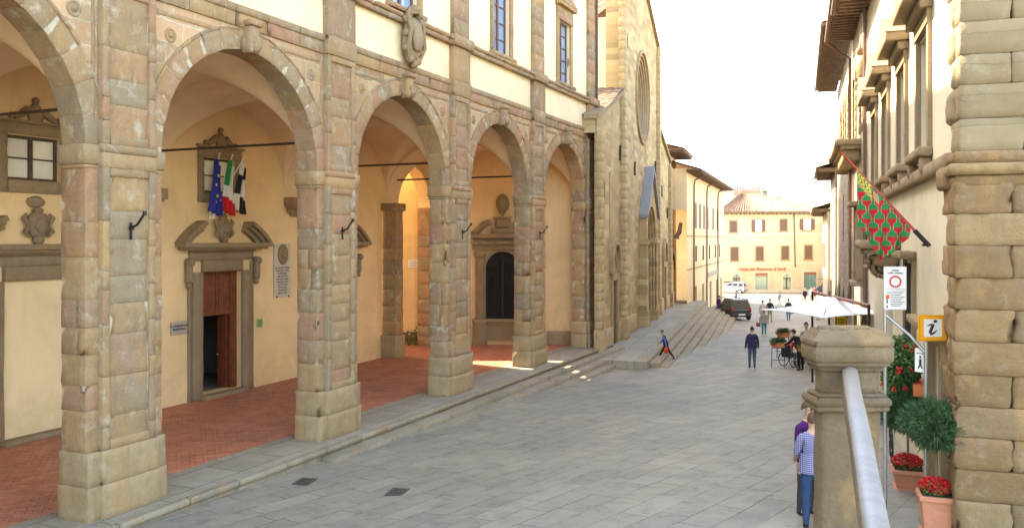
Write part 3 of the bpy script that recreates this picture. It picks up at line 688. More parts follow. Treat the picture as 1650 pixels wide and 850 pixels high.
s.block(-.5, .5, -.2, 0, 4.95, 5.2, step=.2); s.block(-.34, .34, -.2, 0, 5.2, 5.65, step=.1, r=.06); s.box(-.42, .42, -.26, 0, 5.65, 5.73); s.lathe([(.05, 5.73), (.07, 5.83), (.16, 5.9)], (0, -.1, 0), 10)
s.ball((0, -.06, 6.3), .36, 16, sc3=(.85, .35, 1.2), amp=.12); s.ball((0, -.16, 6.3), .24, 14, sc3=(.85, .3, 1.2))
s.block(-1.35, 1.35, -.25, 0, 1.0, 1.17, step=.3, r=.03); s.box(-.7, .7, -.1, -.05, .25, .9)
# arch surround round the gate
for k in range(16):
    A, B = math.pi * k / 16, math.pi * (k + 1) / 16
    ring_seg(s, 0, 3.43, hw, hw + .12, A, B, -.12, 0, 1)
s.box(-hw - .12, -hw, -.12, 0, 1.17, 3.43); s.box(hw, hw + .12, -.12, 0, 1.17, 3.43)
s.build('stone_surround', m_greyst, ae)
pts = [(hw, 1.17)] + [(hw * math.cos(math.pi * k / 20), 3.43 + hw * math.sin(math.pi * k / 20)) for k in range(21)] + [(-hw, 1.17)]
s = MB(); s.prism(pts, lambda x, z, d: (x, d, z), -.008, -.003); s.build('niche_shade', m_black, ae)  # flat black sheet, the shade behind the gate as colour
gt = MB()
for k in range(-7, 8):
    x = k * .095; zt = 3.2 + .35 * abs(x) / hw * 1.0 if abs(k) else 3.9
    gt.tube([(x, -.09, 1.2), (x, -.09, zt)], .011, 5); gt.lathe([(.0, .12), (.03, .05), (.0, 0)], (x, -.09, zt), 6)
for z in (1.22, 2.3, 3.1): gt.box(-hw, hw, -.1, -.08, z, z + .035)
gt.box(-.03, .03, -.11, -.07, 1.2, 3.95)
for sx in (-1, 1):
    gt.tube([(sx * .05, -.09, 3.9), (sx * .2, -.09, 3.6), (sx * .45, -.09, 3.42), (sx * .68, -.09, 3.6)], .018, 6)
    gt.tube([(sx * (.2 + .1 * math.cos(t * .6)), -.09, 3.55 + .1 * math.sin(t * .6)) for t in range(12)], .012, 5); gt.tube([(sx * (.36 + .12 * math.cos(t * .6)), -.09, 2.7 + .12 * math.sin(t * .6)) for t in range(12)], .01, 5)
gt.build('iron_gate', m_iron, ae)

# text helper: real lettering as mesh
def text(body, size, mat, parent, loc, rot, name='lettering', ext=.004, align='CENTER', sx=1.0, bold=0, shear=0):
    cu = bpy.data.curves.new(name, 'FONT'); cu.body = body; cu.size = size; cu.extrude = ext; cu.align_x = align; cu.align_y = 'CENTER'; cu.offset = bold; cu.shear = shear
    cu.space_line = 1.1; cu.resolution_u = 3
    o = bpy.data.objects.new(name, cu); C.objects.link(o); dg = bpy.context.evaluated_depsgraph_get(); me = bpy.data.meshes.new_from_object(o.evaluated_get(dg))
    bpy.data.objects.remove(o); me.materials.clear(); me.materials.append(mat)
    n = bpy.data.objects.new(name, me); C.objects.link(n); n.parent = parent; n.location = loc; n.rotation_euler = rot; n.scale = (sx, 1, 1); return n
# text on the back wall faces the street: local +x stays rightwards seen from -y
TX = (R_(90), 0, 0)
m_ink = simple('black lettering', (.03, .03, .03), .6, .1)
m_marb = simple('plaque marble', (.52, .47, .38), .6, .12, 6)
t = thing('memorial_plaque', 'tall marble plaque with oval bust and carved text on the arcade wall', 'plaque', PF.w(23.15, YB - .02, 2.8), PF.rz)
s = MB(); s.box(-.42, .42, -.03, .0, 0, 1.78); s.build('slab', m_marb, t, bevel=.006)
s = MB(); s.ball((0, -.05, 1.42), .3, 18, sc3=(.85, .25, 1.15)); s.ball((0, -.1, 1.37), .15, 12, sc3=(1, .5, .7)); s.ball((0, -.12, 1.5), .09, 12, sc3=(1, .8, 1.3)); s.build('bust_medallion', m_greyst, t)
text("IN QUESTA TERRA\nNACQUE E VISSE\nIL MAESTRO\nCHE LA CITTA\nRICORDA CON\nONORE E FEDE\nAI CITTADINI\nTUTTI QUI\nCONVENUTI\nMDCCCXCII", .085, m_ink, t, (0, -.034, .55), TX, ext=.002)
for sx in (-.3, .3): s = MB(); s.ball((sx, -.04, .02), .03, 6); s.build('stud', m_iron, t)
t = thing('municipal_plaque', 'small grey stone plaque reading municipale beside the open portal', 'plaque', PF.w(18.62, YB - .02, 2.02), PF.rz)
s = MB(); s.box(-.3, .3, -.03, 0, 0, .36); s.build('slab', simple('grey plaque', (.36, .33, .27), .6, .1), t, bevel=.005)
text("LA COMUNITA DI\nMUNICIPALE", .085, m_ink, t, (0, -.034, .19), TX, ext=.002, bold=.002)
t = thing('green_notice', 'small green glass notice on the ochre wall right of the portal', 'sign', PF.w(22.05, YB - .02, 1.9), PF.rz)
s = MB(); s.box(-.13, .13, -.02, 0, 0, .27); s.build('slab', simple('green notice', (.25, .40, .16), .5, .15), t, bevel=.004)
s = MB()
for k in range(4): s.box(-.09, .09 - .03 * (k % 2), -.023, -.02, .05 + k * .05, .065 + k * .05)
s.build('text_lines', m_ink, t)
t = thing('white_notice', 'small white notice high on the sunlit courtyard wall', 'sign', (-4.4, 38.58, 3.45), 0)
s = MB(); s.box(-.23, .23, -.02, 0, 0, .36); s.build('slab', m_white, t, bevel=.004)
s = MB()
for k in range(4): s.box(-.17, .17 - .04 * (k % 2), -.023, -.02, .06 + k * .07, .075 + k * .07)
s.build('text_lines', m_ink, t)
# ---- three flags in a fan bracket over the door
def cloth_flag(name, label, px, mats, colfn, lean, yoff, sizex, drop):
    """hanging flag on a slanting pole; local: pole from the origin outwards"""
    t = thing(name, label, 'flag', PF.w(19.93, YB - .02, 5.5), PF.rz, 'flags over the portal')
    p = MB(); tip = Vector((lean, yoff, 1.75)); p.tube([(0, 0, 0), tip], .018, 6); p.ball(tip, .035, 8); p.build('pole', m_white, t)
    q = MB(); top = tip * .96; bot = tip * .45
    def fn(a, b):      # a across cloth, b down
        s0 = top
        fold = math.sin(a * 15 + b * 2.0) * (.05 + .05 * b)
        z = top.z - b * drop - a * (.15 + .25 * (1 - b))
        x = s0.x + (a - .45) * (.16 + .26 * b) + .03 * math.sin(b * 5 + lean * 9) - .06 * b
        y = top.y + .12 * b + fold
        return (x * 1.0, y, z)
    NA, NBb = 28, 36
    vs = [fn(i / NA, j / NBb) for j in range(NBb + 1) for i in range(NA + 1)]
    for j in range(NBb):
        for i in range(NA):
            q.add([vs[j * (NA + 1) + i], vs[j * (NA + 1) + i + 1], vs[(j + 1) * (NA + 1) + i + 1], vs[(j + 1) * (NA + 1) + i]], [(0, 1, 2, 3)], colfn((i + .5) / NA, (j + .5) / NBb), smooth=True)
    o = q.build('flag_cloth', mats, t)
    bm = bmesh.new(); bm.from_mesh(o.data); bmesh.ops.remove_doubles(bm, verts=bm.verts, dist=1e-5); bm.to_mesh(o.data); bm.free()
    md = o.modifiers.new('s', 'SOLIDIFY'); md.thickness = .004
    return t, fn
m_blue = simple('blue flag cloth', (.02, .035, .28), .8, .15); m_green = simple('green flag cloth', (.01, .28, .08), .8, .12); m_wcl = simple('white flag cloth', (.75, .73, .68), .8, .06); m_red = simple('red flag cloth', (.62, .02, .025), .8, .12); m_blk = simple('black flag cloth', (.02, .02, .022), .8, .2); m_yel = simple('yellow star', (.8, .62, .05), .7, .05)
t, fn = cloth_flag('flag', 'blue european flag with gold stars hanging over the portal', 20.1, [m_blue], lambda a, b: 0, -.22, -.5, .5, 1.62)
s = MB()
for k in range(8):
    a = .5 + .33 * math.cos(k * 2 * math.pi / 8); b = .5 + .27 * math.sin(k * 2 * math.pi / 8)
    p = Vector(fn(a, b)) + Vector((0, -.035, 0)); pts = []
    for j in range(10):
        rr = .058 if j % 2 == 0 else .024; an = math.pi / 2 + j * math.pi / 5; pts.append((rr * math.cos(an), rr * math.sin(an)))
    s.prism(pts, lambda x, z, d, p=p: (p.x + x, p.y + d, p.z + z), 0, .012)
s.build('stars', m_yel, t)
cloth_flag('flag', 'green white and red italian tricolour hanging in the middle over the portal', 20.16, [m_green, m_wcl, m_red], lambda a, b: 0 if b < .5 and a < .62 - b * .25 else (2 if b > .72 else 1), .33, -.5, .5, 1.6)
cloth_flag('flag', 'black and white town flag, right of the tricolour over the portal', 20.22, [m_blk, m_wcl], lambda a, b: (0 if (a < .5) == (.28 < b < .68) or b > .8 and a > .4 else 1), .85, -.5, .5, 1.55)
t = thing('flag_bracket', 'white fan shaped metal bracket holding the flag poles', 'bracket', PF.w(19.93, YB - .02, 5.4), PF.rz)
s = MB(); s.box(-.12, .12, -.04, 0, -.05, .3)
for sx in (-.12, 0, .12): s.tube([(sx * .6, -.03, 0), (sx * 2.2, -.16, .3)], .03, 8)
s.build('bracket_body', m_white, t)
# ---- carved coat of arms on the plaster panel
t = thing('stone_crest', 'weathered carved stone coat of arms on the palace front above the third arch', 'sculpture', PF.w(20.65, .15, 9.55), PF.rz)
s = MB(); s.ball((0, -.12, .72), .42, 20, sc3=(.9, .5, 1.55), amp=.35, seed=3); s.ball((0, -.30, .72), .26, 16, sc3=(.95, .5, 1.6), amp=.15, seed=5)
for sx in (-1, 1):
    for (x, z, r) in ((.36, 1.2, .14), (.4, .8, .11), (.36, .4, .12), (.2, .12, .12), (.22, 1.4, .12)): s.ball((sx * x, -.18, z), r, 10, amp=.3, seed=x + z); 
    s.tube([(sx * .3, -.2, .15), (sx * .42, -.28, .5), (sx * .34, -.3, .9), (sx * .44, -.25, 1.3), (sx * .25, -.2, 1.5)], [.05, .07, .06, .07, .04], 7)
s.ball((0, -.2, 1.5), .17, 12, sc3=(1.3, 1, .8), amp=.4); s.tube([(-.3, -.2, 1.36), (0, -.32, 1.42), (.3, -.2, 1.36)], .05, 6); s.ball((0, -.2, 0), .12, 10)
s.build('carving', m_greyst, t)
# ================================================================ cathedral (local: x along the front, y = into the building)
CF = Frame(5.0, 41.8, 16.6)
m_rust2 = block_stone('church dressed blocks', [(0, (.43, .34, .20)), (.3, (.51, .40, .24)), (.6, (.46, .36, .22)), (1, (.48, .37, .21))], pale=(.5, .43, .3), paleamt=.3, dark=.4)
ch = thing('stone_cathedral', 'tall sandstone church front with gable, round rose window and three portals', 'church', CF.w(0, 0, 0), CF.rz)
zc = H + 0
CHW = [(-4.9, 10.0), (1.9, 12.2), (1.9, 17.5), (9.1, 20.0), (16.3, 17.5), (16.3, 12.6), (23.6, 10.6)]
def ring_face(mb, c, z, r0, r1, y0, y1=None, n=36, a0=0, a1=2 * math.pi, mi=0):
    y1 = y0 if y1 is None else y1
    for k in range(n):
        A, B = a0 + (a1 - a0) * k / n, a0 + (a1 - a0) * (k + 1) / n
        mb.quad((c + r0 * math.cos(A), y0, z + r0 * math.sin(A)), (c + r1 * math.cos(A), y1, z + r1 * math.sin(A)), (c + r1 * math.cos(B), y1, z + r1 * math.sin(B)), (c + r0 * math.cos(B), y0, z + r0 * math.sin(B)), mi)
RC = (9.3, 13.0); RR = 2.5
mb = MB()
# nave front with round hole for the rose: sheet from circle to the box, then gable
def circ_sheet(mb, c, z, R, x0, x1, z0, z1, y, n=64):
    P = []
    angs = sorted(set([2 * math.pi * k / n for k in range(n)] + [math.atan2(zz - z, xx - c) % (2 * math.pi) for xx in (x0, x1) for zz in (z0, z1)]))
    for a in angs:
        dx, dz = math.cos(a), math.sin(a)
        t = min((x1 - c) / dx if dx > 1e-9 else ((x0 - c) / dx if dx < -1e-9 else 1e9), (z1 - z) / dz if dz > 1e-9 else ((z0 - z) / dz if dz < -1e-9 else 1e9))
        P.append(((c + R * dx, y, z + R * dz), (c + dx * t, y, z + dz * t)))
    for (a, A), (b, B) in zip(P, P[1:] + P[:1]): mb.quad(a, A, B, b)
circ_sheet(mb, RC[0], RC[1], RR, 1.9, 16.3, 7.5, 16.5, 0)
mb.add([(1.9, 0, 16.5), (16.3, 0, 16.5), (16.3, 0, 17.5), (9.1, 0, 20.0), (1.9, 0, 17.5)], [(0, 1, 2, 3, 4)])
DRS = [(-1.55, 1.35, -.3, 2.75, .62), (19.7, 1.35, -.3, 2.75, .62)]
# lower nave with the great portal hole
pc, pr, pz = 10.6, 1.95, 4.7
arch_sheet(mb, 1.9, 16.3, 7.5, pc, pr, pz, 0)
mb.quad((1.9, 0, -2), (pc - pr, 0, -2), (pc - pr, 0, pz), (1.9, 0, pz)); mb.quad((pc + pr, 0, -2), (16.3, 0, -2), (16.3, 0, pz), (pc + pr, 0, pz))
# aisles with door holes
def aisle(x0, x1, zl, zr, dc):
    h = (dc - .62, dc + .62, -.3, 2.75); wall_holes(mb, x0, x1, -2.5, 9.5, 0, [h], .7)
    mb.add([(x0, 0, 9.5), (x1, 0, 9.5), (x1, 0, zr), (x0, 0, zl)], [(0, 1, 2, 3)])
aisle(-4.75, 1.9, 10.0, 12.1, -.35); aisle(16.3, 23.6, 12.3, 10.4, 20.2)
# flanks
mb.quad((-4.9, 0, 9.3), (-4.9, 30, 9.3), (-4.9, 30, 10.0), (-4.9, 0, 10.0)); mb.quad((23.6, 0, -3), (23.6, 30, -3), (23.6, 30, 10.4), (23.6, 0, 10.4))
mb.quad((16.3, 0, 11), (16.3, 30, 11), (16.3, 30, 17.5), (16.3, 0, 17.5)); mb.quad((1.9, 0, 11), (1.9, .8, 11), (1.9, .8, 17.5), (1.9, 0, 17.5))
mb.build('front_wall', m_church, ch)
mb = MB(); mb.quad((1.95, .8, 11), (1.95, 30, 11), (1.95, 30, 16.0), (1.95, .8, 16.0)); mb.build('clerestory_wall', m_cream, ch)
def tile_slab(mb, P00, P10, P01, P11, rows, cols, th=.06, amp=.05):
    """P00->P10 along the eave, P00->P01 up the slope; rounded tiles in columns, stepped rows"""
    P00, P10, P01, P11 = map(Vector, (P00, P10, P01, P11)); nrm = (P10 - P00).cross(P01 - P00).normalized()
    if nrm.z < 0: nrm = -nrm
    for c in range(cols):
        for r in range(rows):
            t = rnd.random()
            for k in range(4):
                a0 = (c + k / 4) / cols; a1 = (c + (k + 1) / 4) / cols; b0 = r / rows; b1 = (r + 1) / rows
                h = lambda q: amp * abs(math.sin(math.pi * q))
                def P(a, b, hh, lift): return P00.lerp(P10, a).lerp(P01.lerp(P11, a), b) + nrm * (hh + lift)
                mb.add([P(a0, b0, h(k / 4), .03), P(a1, b0, h((k + 1) / 4), .03), P(a1, b1, h((k + 1) / 4), 0), P(a0, b1, h(k / 4), 0)], [(0, 1, 2, 3)], 0, t, True)
                mb.add([P(a0, b0, h(k / 4), .03), P(a1, b0, h((k + 1) / 4), .03), P(a1, b0, 0, -.04), P(a0, b0, 0, -.04)], [(0, 1, 2, 3)], 0, t)
mb = MB(); tile_slab(mb, (-4.95, -.15, 10.05), (-4.95, 12, 10.05), (1.95, -.15, 12.4), (1.95, 12, 12.4), 16, 26); tile_slab(mb, (24.1, -.1, 10.4), (24.1, 12, 10.4), (16.3, -.1, 12.8), (16.3, 12, 12.8), 10, 12)
tile_slab(mb, (1.4, 1.2, 15.95), (1.4, 20, 15.95), (9.1, 1.2, 19.0), (9.1, 20, 19.0), 14, 40); tile_slab(mb, (16.7, -.1, 17.4), (16.7, 20, 17.4), (9.1, -.1, 20.1), (9.1, 20, 20.1), 10, 10)
mb.build('roof', m_tile, ch)
# copings
mb = MB()
for (xa, za), (xb, zb) in (((-5.0, 10.02), (1.9, 12.2)), ((16.3, 12.4), (23.7, 10.5)), ((1.8, 17.5), (9.1, 20.05)), ((9.1, 20.05), (16.5, 17.5))):
    n = 8
    for k in range(n):
        a = k / n; b = (k + 1) / n; x0, z0, x1, z1 = xa + (xb - xa) * a, za + (zb - za) * a, xa + (xb - xa) * b, za + (zb - za) * b
        mb.prism([(x0, z0 - .12), (x1, z1 - .12), (x1, z1 + .1), (x0, z0 + .1)], lambda x, z, d: (x, d, z), -.18, .5)
    mb.build('coping', m_greyst, ch); mb = MB()
# pilaster strips
mb = MB()
for (x, zt, wd) in ((-4.45, 9.4, .55), (1.9, 17.4, .75), (16.3, 17.4, .75), (23.3, 10.1, .6)):
    zs = courses(.8, zt, .3, .5)
    for a, b in zip(zs, zs[1:]): mb.block(x - wd / 2, x + wd / 2, -.24, .1, a, b, step=.35, r=.012, amp=.006)
    mb.block(x - wd / 2 - .1, x + wd / 2 + .1, -.36, .1, -.35, .8, step=.3); mb.build('pilaster_strip', m_rust2, ch); mb = MB()
for x0, x1 in ((-4.2, -1.35), (.65, 1.5), (2.3, 6.1), (12.5, 15.9), (16.7, 19.2), (21.2, 23)):
    mb.block(x0, x1, -.14, .1, -.35, .62, step=.35); mb.build('base_course', m_rust2, ch); mb = MB()
# rose window: stepped rings, deep reveal, tracery
mb = MB(); c, z = RC
for k in range(6):
    r1 = RR + .25 - k * .17; r0 = r1 - .17; y = -.12 + .0 + k * .11
    ring_face(mb, c, z, r0, r1, y); ring_face(mb, c, z, r0, r0, y, y + .11)
ring_face(mb, c, z, RR + .25, RR + .25, -.12, 0)
ro = mb.build('rose_window', m_pal2, ch)
mb = MB()
for k in range(14):
    a = 2 * math.pi * k / 14; r0, r1 = .5, RR - .8
    mb.tube([(c + r0 * math.cos(a), .62, z + r0 * math.sin(a)), (c + r1 * math.cos(a), .62, z + r1 * math.sin(a))], .07, 6)
    am = a + math.pi / 14; cc = (c + (r1 - .02) * math.cos(am), z + (r1 - .02) * math.sin(am)); q = [(cc[0] + .42 * math.cos(am + t), .62, cc[1] + .42 * math.sin(am + t)) for t in [R_(90 + 18 * j) for j in range(11)]]; mb.tube(q, .06, 6)
mb.tube([(c + .5 * math.cos(t), .62, z + .5 * math.sin(t)) for t in [2 * math.pi * j / 20 for j in range(21)]], .08, 6)
mb.build('tracery', m_pal2, ro)
mb = MB(); mb.add([(c + (RR - .7) * math.cos(2 * math.pi * k / 32), .72, z + (RR - .7) * math.sin(2 * math.pi * k / 32)) for k in range(32)], [tuple(range(32))]); mb.build('pane', m_glassw, ro)
# great portal: stepped arch orders, columns, capitals, gabled hood
po = MB()
for k in range(7):
    r1 = pr + .2 - k * .17; y = -.40 + k * .16
    ring_face(po, pc, pz, r1 - .17, r1, y, n=24, a1=math.pi); ring_face(po, pc, pz, r1 - .17, r1 - .17, y, y + .16, n=24, a1=math.pi)
    for sx in (-1, 1):
        xa, xb = pc + sx * (r1 - .17), pc + sx * r1
        po.box(xa, xb, y, y + .16, -.3, pz); po.tube([(pc + sx * (r1 - .17), y - .02, .3), (pc + sx * (r1 - .17), y - .02, pz - .35)], .075, 8); po.lathe([(.08, 0), (.15, .28), (.15, .35)], (pc + sx * (r1 - .17), y - .02, pz - .35), 8); po.box(pc + sx * (r1 - .17) - .13, pc + sx * (r1 - .17) + .13, y - .15, y + .1, -.3, .3)
for sx in (-1, 1):
    x = pc + sx * (pr + .45); po.box(x - .24, x + .24, -.52, 0, -.3, .6); po.box(x - .18, x + .18, -.44, 0, .6, pz - .3); po.box(x - .26, x + .26, -.52, 0, pz - .3, pz + .02); po.box(x - .18, x + .18, -.44, 0, pz + .02, pz + 1.3)
# gabled wall over the arch, in the plane y=-.8
Rg = pr + .22
gp = [(pc + Rg * math.cos(math.pi * k / 24), pz + Rg * math.sin(math.pi * k / 24)) for k in range(25)]
L, Rr_, T = (pc - pr - .6, pz + 1.3), (pc + pr + .6, pz + 1.3), (pc, pz + 4.0)
outer = []
for (x, zz) in gp:
    a = math.atan2(zz - pz, x - pc); dx, dz = math.cos(a), math.sin(a)
    # ray to gable outline
    best = None
    for (p, q) in (((pc + pr + .6, pz), Rr_), (Rr_, T), (T, L), (L, (pc - pr - .6, pz))):
        ex, ez = q[0] - p[0], q[1] - p[1]; den = dx * ez - dz * ex
        if abs(den) < 1e-9: continue
        t = ((p[0] - pc) * ez - (p[1] - pz) * ex) / den; u = ((p[0] - pc) * dz - (p[1] - pz) * dx) / den
        if t > 0 and -1e-6 <= u <= 1 + 1e-6: best = t if best is None else min(best, t)
    t = best or Rg; outer.append((pc + dx * t, pz + dz * t))
for k in range(24): po.quad((gp[k][0], -.4, gp[k][1]), (outer[k][0], -.4, outer[k][1]), (outer[k + 1][0], -.4, outer[k + 1][1]), (gp[k + 1][0], -.4, gp[k + 1][1]))
ring_face(po, pc, pz, Rg, Rg, -.4, 0, n=24, a1=math.pi)
pp = po.build('great_portal', m_church, ch)
hd = MB()
for sx in (-1, 1):
    A = (pc + sx * (pr + .75), pz + 1.25); B = (pc, pz + 4.15)
    hd.add([(A[0], -.56, A[1]), (B[0], -.56, B[1]), (B[0], 0, B[1]), (A[0], 0, A[1]), (A[0], -.56, A[1] + .18), (B[0], -.56, B[1] + .22), (B[0], 0, B[1] + .22), (A[0], 0, A[1] + .18)], [(0, 1, 2, 3), (7, 6, 5, 4), (0, 4, 5, 1), (2, 6, 7, 3), (0, 3, 7, 4), (1, 5, 6, 2)])
hd.build('hood_slab', simple('grey slate slab', (.23, .23, .24), .7, .15), pp)
mb = MB(); mb.box(pc - pr, pc + pr, .7, .8, -.3, pz + pr); mb.build('door_leaf', m_dkwood, pp)
# side doors with lunette
for k, dc in enumerate((-.35, 20.2)):
    d = MB(); d.box(dc - .62, dc + .62, .45, .55, -.3, 2.75); do = d.build('side_door', m_dkwood, ch)
    s = MB(); s.box(dc - .95, dc - .62, -.1, .1, -.3, 2.75); s.box(dc + .62, dc + .95, -.1, .1, -.3, 2.75); s.box(dc - .95, dc + .95, -.12, .1, 2.75, 3.1)
    ring_face(s, dc, 3.5, .95, 1.25, -.2, n=18, a1=math.pi); ring_face(s, dc, 3.5, 1.25, 1.25, -.2, 0, n=18, a1=math.pi); ring_face(s, dc, 3.5, .95, .95, -.2, .0, n=18, a1=math.pi)
    for sx in (-1, 1): s.box(dc + sx * .95, dc + sx * 1.25, -.2, 0, 3.1, 3.5)
    ring_face(s, dc, 3.35, .55, .72, -.06, n=18, a1=math.pi); s.box(dc - .9, dc + .9, -.03, 0, 3.1, 3.2)
    s.build('door_surround', m_pal2, do)
# narrow blocked window, tie plates
mb = MB(); x = -1.3; mb.box(x - .35, x + .35, -.03, 0, 5.2, 7.6); ring_face(mb, x, 7.6, 0, .35, -.03, n=12, a1=math.pi); mb.build('blocked_window', m_rust2, ch)
for (x, z) in ((1.1, 9.0), (-3.4, 6.9), (3.2, 15.0), (18.4, 8.0), (6.0, 8.6), (14.9, 9.4), (21.8, 6.6)):
    k = MB(); k.box(x - .035, x + .035, -.12, -.02, z - .38, z + .38); k.box(x - .10, x + .10, -.10, -.02, z - .04, z + .04); k.build('tie_plate', m_iron, ch)
# parvis and steps
pv = MB(); pv.box(-6.0, 30, -2.35, 1, -2.5, -.30); struct(pv.build('church_forecourt', m_kerb, None, None)); o = bpy.data.objects['church_forecourt']; o.location = CF.w(0, 0, 0); o.rotation_euler = (0, 0, CF.rz)
cs = thing('church_steps', 'long flight of worn stone steps down from the church forecourt to the piazza', 'steps', CF.w(0, 0, 0), CF.rz)
for k in range(7):
    s = MB(); u = -5.4 + k * .2 if k else -5.6; zt = -.30 - .16 * k; yo = -2.35 - .38 * k
    while u < 24 + k * 1.2:
        e = u + rnd.uniform(1.1, 2); s.block(u, e, yo - .02, yo + .42, zt - .6, zt + .004, step=.3, r=.03, amp=.01); u = e
    s.build('stair_tread', m_step, cs)
t = thing('loose_step_block', 'single ochre stone block at the near corner of the church steps', 'stone block', at(1035, 582, 5.4), R_(-15))
s = MB(); s.block(-.45, .45, -.25, .25, -.3, .18, step=.12); s.build('block', m_rust, t)

# ================================================================ yellow palace beyond the church
YF = Frame(14.65, 70.0, 19.2)
def shutter_window(par, c, w, z0, z1, y, shut=True, opened=False, surround=True, mat=None):
    s = MB(); s.box(c - w / 2, c + w / 2, y - .04, y + .05, z0, z1, mi=0)
    o = s.build('window', mat or (m_shut if not opened else m_glassw), par)
    if shut and not opened:
        q = MB(); n = int((z1 - z0) / .12)
        for k in range(n): zz = z0 + .05 + k * (z1 - z0 - .1) / n; q.box(c - w / 2 + .05, c - .02, y - .06, y - .04, zz, zz + .05); q.box(c + .02, c + w / 2 - .05, y - .06, y - .04, zz, zz + .05)
        q.build('shutter', m_shut, o)
    if opened:
        for sx in (-1, 1):
            q = MB(); q.box(c + sx * w / 2, c + sx * w, y - .1, y - .05, z0, z1); q.build('shutter', m_shut, o)
        q = MB(); q.box(c - .03, c + .03, y - .07, y - .04, z0, z1); q.box(c - w / 2, c + w / 2, y - .07, y - .04, (z0 + z1) / 2, (z0 + z1) / 2 + .04); q.build('muntin', m_white, o)
    if surround:
        f = MB(); e = .14
        f.box(c - w / 2 - e, c - w / 2, y - .07, y, z0 - .05, z1 + e); f.box(c + w / 2, c + w / 2 + e, y - .07, y, z0 - .05, z1 + e); f.box(c - w / 2, c + w / 2, y - .07, y, z1, z1 + e); f.box(c - w / 2 - e - .05, c + w / 2 + e + .05, y - .14, y, z0 - .17, z0 - .05)
        f.build('frame', m_pal2, o)
    return o
def uz(fr, px, py, yl=0): return fr.uz(px, py, yl)
yp = thing('ochre_palace', 'long yellow three storey building with brown eaves right of the church', 'building', YF.w(0, 0, 0), YF.rz)
mb = MB(); ze = uz(YF, 1116, 280)
Lx = YF.ux(1166)
grd = [(YF.ux(px), px) for px in ()]
doorsY = []
for px in (1121, 1133, 1145, 1155, 1162): doorsY.append((YF.ux(px) - .75, YF.ux(px) + .75, -3.2, .8 - .01 * YF.ux(px)))
wall_holes(mb, -3.3, Lx, -4, ze, 0, doorsY, .5)
mb.quad((Lx, 0, -4), (Lx, 14, -4), (Lx, 14, ze), (Lx, 0, ze)); mb.quad((-3.3, 0, ze - 3), (-3.3, 14, ze - 3), (-3.3, 14, ze + .2), (-3.3, 0, ze + .2))
mb.build('wall', m_peach, yp)
ef = MB()
ef.box(-3.6, Lx + .7, -1.15, 0, ze, ze + .12)
for k in range(int((Lx + 3) / .7)): ef.box(-3.3 + k * .7, -3.15 + k * .7, -1.1, 0, ze - .14, ze)
ef.build('eaves', m_rafter, yp)
rf = MB(); rf.add([(-3.6, -1.2, ze + .12), (Lx + .8, -1.2, ze + .12), (Lx + .8, 7, ze + 2.6), (-3.6, 7, ze + 2.6), (Lx + .8, 14, ze + .12), (-3.6, 14, ze + .12)], [(0, 1, 2, 3), (3, 2, 4, 5)]); rf.build('roof', m_tile, yp)
for px in (1121, 1128, 1134.5, 1140, 1149, 1156):
    c = YF.ux(px); shutter_window(yp, c, 1.15, uz(YF, 1116, 367), uz(YF, 1116, 325), 0, surround=False)
for px in (1121.5, 1133, 1143, 1152.5, 1159.5):
    c = YF.ux(px); z0 = uz(YF, 1121, 421); z1 = uz(YF, 1121, 396)
    s = MB(); s.box(c - .42, c + .42, -.03, .05, z0, z1); s.build('window', m_glassd, yp)
for px in (1116, 1137, 1155):
    c = YF.ux(px); d = MB(); d.tube([(c, -1.0, ze - .05), (c, -.2, ze - .5), (c, -.12, ze - 1)], .07, 6); d.tube([(c, -.12, ze - 1), (c, -.12, -2.4)], .07, 6); d.build('drainpipe', m_pipe, yp)
for (a, b, p, q) in doorsY:
    s = MB(); s.box(a, b, .4, .48, p, q); s.build('shop_door', simple('olive shop door', (.10, .095, .05), .5), yp) if a == doorsY[0][0] else s.build('shop_door', bpy.data.materials['olive shop door'], yp)
mb = MB(); mb.box(-3.3, Lx, -.06, 0, uz(YF, 1116, 381), uz(YF, 1116, 379.5)); mb.box(-3.3, Lx, -.05, 0, uz(YF, 1121, 432), uz(YF, 1121, 430)); mb.build('string_course', m_pal2, yp)
mb = MB(); z = uz(YF, 1140, 446); mb.box(YF.ux(1139), YF.ux(1155), -.12, -.02, z, z + .4); mb.build('shop_fascia', simple('grey fascia', (.25, .25, .22), .6), yp)
# narrow taller block between church and the palace, with arched gateway and cannon like spout ornament
nb = thing('narrow_block', 'narrow peach building with arched stone gateway between church and long yellow palace', 'building', CF.w(23.7, 0, 0), CF.rz)
NW = 6.6; zn = 11.3
mb = MB(); cgx, gr_ = 2.9, 1.35
arch_sheet(mb, 0, NW, 4.6, cgx, gr_, 2.2, .15); mb.quad((0, .15, -3), (cgx - gr_, .15, -3), (cgx - gr_, .15, 2.2), (0, .15, 2.2)); mb.quad((cgx + gr_, .15, -3), (NW, .15, -3), (NW, .15, 2.2), (cgx + gr_, .15, 2.2))
mb.build('stone_base', m_church, nb)
mb = MB(); mb.quad((0, .18, 4.6), (NW, .18, 4.6), (NW, .18, zn), (0, .18, zn)); mb.quad((NW, .18, -3), (NW, 10, -3), (NW, 10, zn), (NW, .18, zn)); mb.quad((0, .18, 4), (0, 10, 4), (0, 10, zn), (0, .18, zn)); mb.build('wall', m_peach, nb)
mb = MB(); mb.box(cgx - gr_, cgx + gr_, .7, .8, -3, 3.6); mb.build('gate', m_dkwood, nb)
